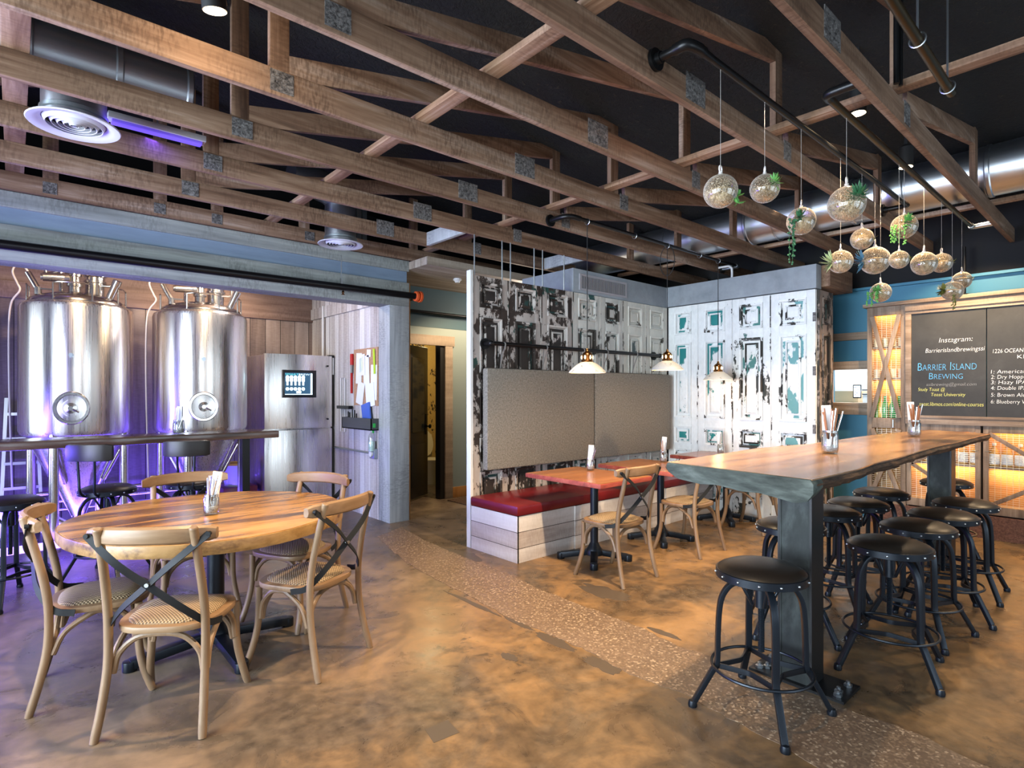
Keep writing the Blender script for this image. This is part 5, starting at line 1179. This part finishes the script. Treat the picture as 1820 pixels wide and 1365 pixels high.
for z, s, ye in ((1.702, '1: American', .868), (1.648, '2: Dry Hoppe', .868), (1.593, '3: Hazy IPA', .868), (1.535, '4: Double IPA', .862), (1.465, '5: Brown Ale', .876), (1.396, '6: Blueberry W', .855)): line(cb2, s, 1.141, ye, z, .041, 'chalk', .1)
# bottles and glassware in the cabinets
def bottle_mesh(name, m, pr): return MB().lathe(pr, n=14).build(name, m)
PB = [(0, 0), (.033, 0), (.035, .01), (.035, .12), (.03, .15), (.013, .19), (.013, .25), (0, .25)]
gb = bottle_mesh('bottle', 'gbottle', PB); tag(gb, 'green bottles standing behind the mesh at the foot of the tall cabinet', 'bottle', 'green bottles in the tall cabinet'); gb.location = (XF + .06, 2.185, 1.22)
yb_ = bottle_mesh('bottle', 'ybottle', PB); tag(yb_, 'yellow bottles mixed among the green ones in the tall cabinet', 'bottle', 'yellow bottles in the tall cabinet'); yb_.location = (XF + .06, 2.145, 1.22)
def cp(o, loc, lb=None):
    n = o.copy(); COL.objects.link(n); n.location = loc
    for c in list(o.children):
        d = c.copy(); COL.objects.link(d); d.parent = n
    if lb: n['label'] = lb
    return n
for i, y in enumerate((2.105, 2.025, 1.965)): cp(gb, (XF + .06, y, 1.22))
for i, y in enumerate((2.065, 1.99)): cp(yb_, (XF + .125, y, 1.22))
for y in (2.19, 2.115, 2.04, 1.965): cp(gb, (XF + .125, y, 1.22))
gj = bottle_mesh('glass_tumbler', 'jarw', [(0, 0), (.03, 0), (.034, .1), (.03, .1), (.026, .008), (0, .008)]); tag(gj, 'lit glasses standing on the middle shelf of the tall cabinet', 'glass', 'glasses on the middle cabinet shelf'); gj.location = (XF + .09, 2.19, 1.68)
for y in (2.11, 2.03, 1.95): cp(gj, (XF + .09, y, 1.68))
for y in (2.19, 2.11, 2.03, 1.95):
    n = cp(gj, (XF + .09, y, 2.04), 'lit glasses standing on the upper shelf of the tall cabinet'); n['group'] = 'glasses on the upper cabinet shelf'
gr = thing('growler', 'labelled growlers on the shelf of the low cabinet under the first chalkboard', 'bottle', (XF + .10, 1.80, .745), 0, 'growlers in the first low cabinet')
MB().lathe([(0, 0), (.042, 0), (.045, .01), (.045, .13), (.03, .17), (.016, .195), (.016, .23), (0, .23)], n=18).build('body', 'growler', gr)
MB().lathe([(.0455, .025), (.0462, .03), (.0462, .12), (.0455, .125)], n=18).build('paper_label', 'paper', gr)
MB().lathe([(.018, .215), (.018, .24), (0, .24)], n=12).build('cap', 'boxw', gr)
for i in range(1, 6): cp(gr, (XF + .10, 1.80 - i * .103, .745))
for i in range(6):
    n = cp(gr, (XF + .10, 1.13 - i * .103, .745), 'labelled growlers on the shelf of the low cabinet under the beer list'); n['group'] = 'growlers in the second low cabinet'
# back room seen through the opening
t = thing('tablet_stand', 'black framed tablet on an arm in the bar wall opening', 'tablet', (7.70, 2.42, 1.44))
MB().box(0, .015, -.045, .045, 0, .165).build('frame', 'bezel', t, bevel=.004); MB().box(-.001, 0, -.036, .036, .014, .152).build('display', plain('tablet_display', (.8, .85, .9), .3, emit=(.75, .82, 1), es=.9), t)
mk = MB()
for yy, zz, ww in ((-.02, .13, .03), (-.025, .105, .014), (.012, .10, .014), (-.02, .075, .014), (.0, .06, .018), (-.02, .04, .02)): mk.box(-.002, -.001, -yy - ww / 2, -yy + ww / 2, zz, zz + .006)
mk.build('display_row', plain('tablet_text', (.2, .25, .5), .4), t)
MB().bar((.01, -.05, .1), (.05, -.16, .1), .012, .012).bar((.01, -.05, .05), (.05, -.16, .05), .012, .012).build('arm', 'iron', t)
tag(MB().box(8.15, 8.5, 2.55, 3.2, 1.371, 1.53).build('carton', 'kraft', bevel=.004), 'brown carton on the white back room counter behind the tablet', 'box')
t = thing('oven', 'white countertop oven in the bright back room beyond the tablet', 'oven', (8.6, 2.5, 1.371)); MB().box(0, .5, 0, 1.0, 0, .5).build('body', 'boxw', t, bevel=.01); MB().box(-.01, 0, .5, .78, .2, .36).build('door', 'galv', t, bevel=.004); MB().box(-.016, -.01, .53, .75, .27, .30).build('handle', 'iron', t)
tag(MB().box(8.02, 8.12, 2.36, 2.46, 1.371, 1.50).build('small_printer', 'boxw', bevel=.01), 'pale receipt printer below the tablet in the opening', 'printer')

# ------------------------------------------------------------------ light
def light(kind, name, loc, energy, col, **kw):
    L = bpy.data.lights.new(name, kind); L.energy = energy; L.color = col
    tgt = kw.pop('to', None)
    for k_, v in kw.items(): setattr(L, k_, v)
    o = bpy.data.objects.new(name, L); COL.objects.link(o); o.location = loc
    if tgt: o.rotation_euler = (Vector(tgt) - Vector(loc)).to_track_quat('-Z', 'Y').to_euler()
    return o
DAY = (.76, .90, 1.0)
# daylight through the shop windows behind the viewpoint
light('AREA', 'daylight_west', (-2.75, 2.8, 1.55), 350, DAY, spread=R(125), to=(5, 2.8, 1.4), shape='RECTANGLE', size=3.0, size_y=2.4)
light('AREA', 'daylight_west_2', (-2.75, -.45, 1.55), 90, DAY, spread=R(85), to=(5, -.45, 1.4), shape='RECTANGLE', size=2.7, size_y=2.4)
light('AREA', 'tank_fill_west', (-2.75, 7.0, 1.55), 44, DAY, spread=R(150), to=(5, 7.0, 1.5), shape='RECTANGLE', size=1.6, size_y=2.4)  # added light at the extra opening, brightening tanks and alcove wall
for i, (x, w, e) in enumerate(((-.5, 2.2, 30), (2.9, 2.6, 34), (6.3, 2.6, 26))):
    light('AREA', 'daylight_south_%d' % i, (x, -2.75, 1.55), e, DAY, spread=R(110), to=(x, 4, 1.4), shape='RECTANGLE', size=w, size_y=2.4)
PUR = (.13, .07, 1.0)
WARM = (1, .72, .43)
def spot(loc, to, e, ang=70, blend=.5, col=WARM, r=.04): light('SPOT', 'track_spot', loc, e, col, to=to, spot_size=R(ang), spot_blend=blend, shadow_soft_size=r)
spot((3.2, 1.75, 3.25), (2.6, 1.6, 0), 620, 118)
spot((4.15, 1.3, 3.32), (4.2, 1.3, 0), 170, 100)
spot((5.22, 1.3, 3.24), (5.2, 1.4, 0), 180, 100)
spot((6.78, 1.3, 3.22), (6.9, 1.2, 0), 240, 110)
spot((.66, 2.72, 3.15), (.9, 3.2, 0), 330, 85)
spot((1.2, 1.3, 3.3), (1.1, 1.6, 0), 150, 100)
spot((3.3, 2.72, 3.22), (3.6, 2.6, 0), 190, 95)
spot((5.4, 2.4, 3.3), (5.3, 2.6, 0), 150, 95)
spot((6.6, -.2, 3.3), (6.6, .3, 0), 230, 100)
spot((7.0, 1.1, 3.2), (7.6, 1.2, 1.6), 120, 100)
for x, y in ((.42, 6.72), (1.52, 6.6)): spot((x, y - .35, 2.9), (x, y + .5, 2.3), 60, 110)
spot((1.9, 7.3, 2.9), (1.9, 8.1, 1.9), 40, 120)
spot((4.7, 5.75, 2.9), (4.9, 6.5, .6), 150, 120)
light('POINT', 'hall_lamp', (5.4, 5.9, 2.7), 30, (1, .85, .68), shadow_soft_size=.1)
light('POINT', 'washroom_lamp', (4.9, 7.6, 2.4), 40, (1, .78, .4), shadow_soft_size=.1)
light('AREA', 'batten_light', (.72, 4.34, 3.19), 2.5, PUR, to=(.4, 4.2, 0), shape='RECTANGLE', size=.5, size_y=.06)
light('POINT', 'can_spill', (.66, 2.72, 3.10), 9, WARM, shadow_soft_size=.04)
light('POINT', 'alcove_lamp', (1.9, 6.75, 2.85), 38, (1, .88, .8), shadow_soft_size=.08)
light('AREA', 'purple_tube_light', (.0, 7.0, .12), 55, PUR, to=(.0, 8.1, .9), shape='RECTANGLE', size=4., size_y=.1)
light('AREA', 'purple_floor_light', (.8, 7.85, .15), 45, PUR, to=(.8, 7.4, 3), shape='RECTANGLE', size=3.4, size_y=.15)
light('AREA', 'purple_bar_light', (-1.2, 5.95, .95), 95, PUR, to=(.2, 4.6, 0), shape='RECTANGLE', size=2.4, size_y=.15)
light('AREA', 'purple_fill', (-1.3, 4.4, .9), 48, (.22, .13, 1.0), to=(1.0, 4.1, 3.2), shape='RECTANGLE', size=1.2, size_y=.5)  # added unseen uplight tinting the truss undersides, no fixture behind it
CAB = (1, .62, .26)
light('AREA', 'cabinet_light', (XF + .10, 2.08, 2.46), 2.2, CAB, to=(XF + .11, 2.08, 0), shape='RECTANGLE', size=.28, size_y=.1)
for z in (2.015, 1.655): light('AREA', 'cabinet_light', (XF + .10, 2.08, z), 2.6, CAB, to=(XF + .11, 2.08, 0), shape='RECTANGLE', size=.28, size_y=.1)
for y in (1.55, .88, .2):
    light('AREA', 'cabinet_light', (XF + .10, y, 1.14), 4., CAB, to=(XF + .11, y, 0), shape='RECTANGLE', size=.55, size_y=.1)
    light('AREA', 'cabinet_light', (XF + .10, y, .71), 4., CAB, to=(XF + .11, y, 0), shape='RECTANGLE', size=.55, size_y=.1)
light('AREA', 'backroom_light', (8.7, 2.6, 2.5), 110, (.95, .98, 1), to=(8.6, 2.6, 0), shape='RECTANGLE', size=1.2, size_y=1.2)
w = bpy.data.worlds.new('World'); S.world = w; w.use_nodes = True
w.node_tree.nodes['Background'].inputs[0].default_value = (.55, .7, 1, 1); w.node_tree.nodes['Background'].inputs[1].default_value = .25

# ------------------------------------------------------------------ camera
cam = bpy.data.cameras.new('camera'); co = bpy.data.objects.new('camera', cam); COL.objects.link(co)
co.location = (0, 0, 1.5); co.rotation_euler = (R(90), 0, -math.atan2(1009., 1150.))
cam.sensor_width = 36; cam.lens = 36 * 1009. / 1820.; cam.shift_y = 16.5 / 1820.; cam.clip_start = .05
S.camera = co
S.view_settings.view_transform = 'Standard'; S.view_settings.look = 'None'; S.view_settings.exposure = .18; S.view_settings.gamma = 1.
c = S.cycles
c.max_bounces = 6; c.diffuse_bounces = 3; c.glossy_bounces = 3; c.transparent_max_bounces = 10; c.transmission_bounces = 4
c.caustics_reflective = False; c.caustics_refractive = False; c.sample_clamp_indirect = 4.; c.use_denoising = True
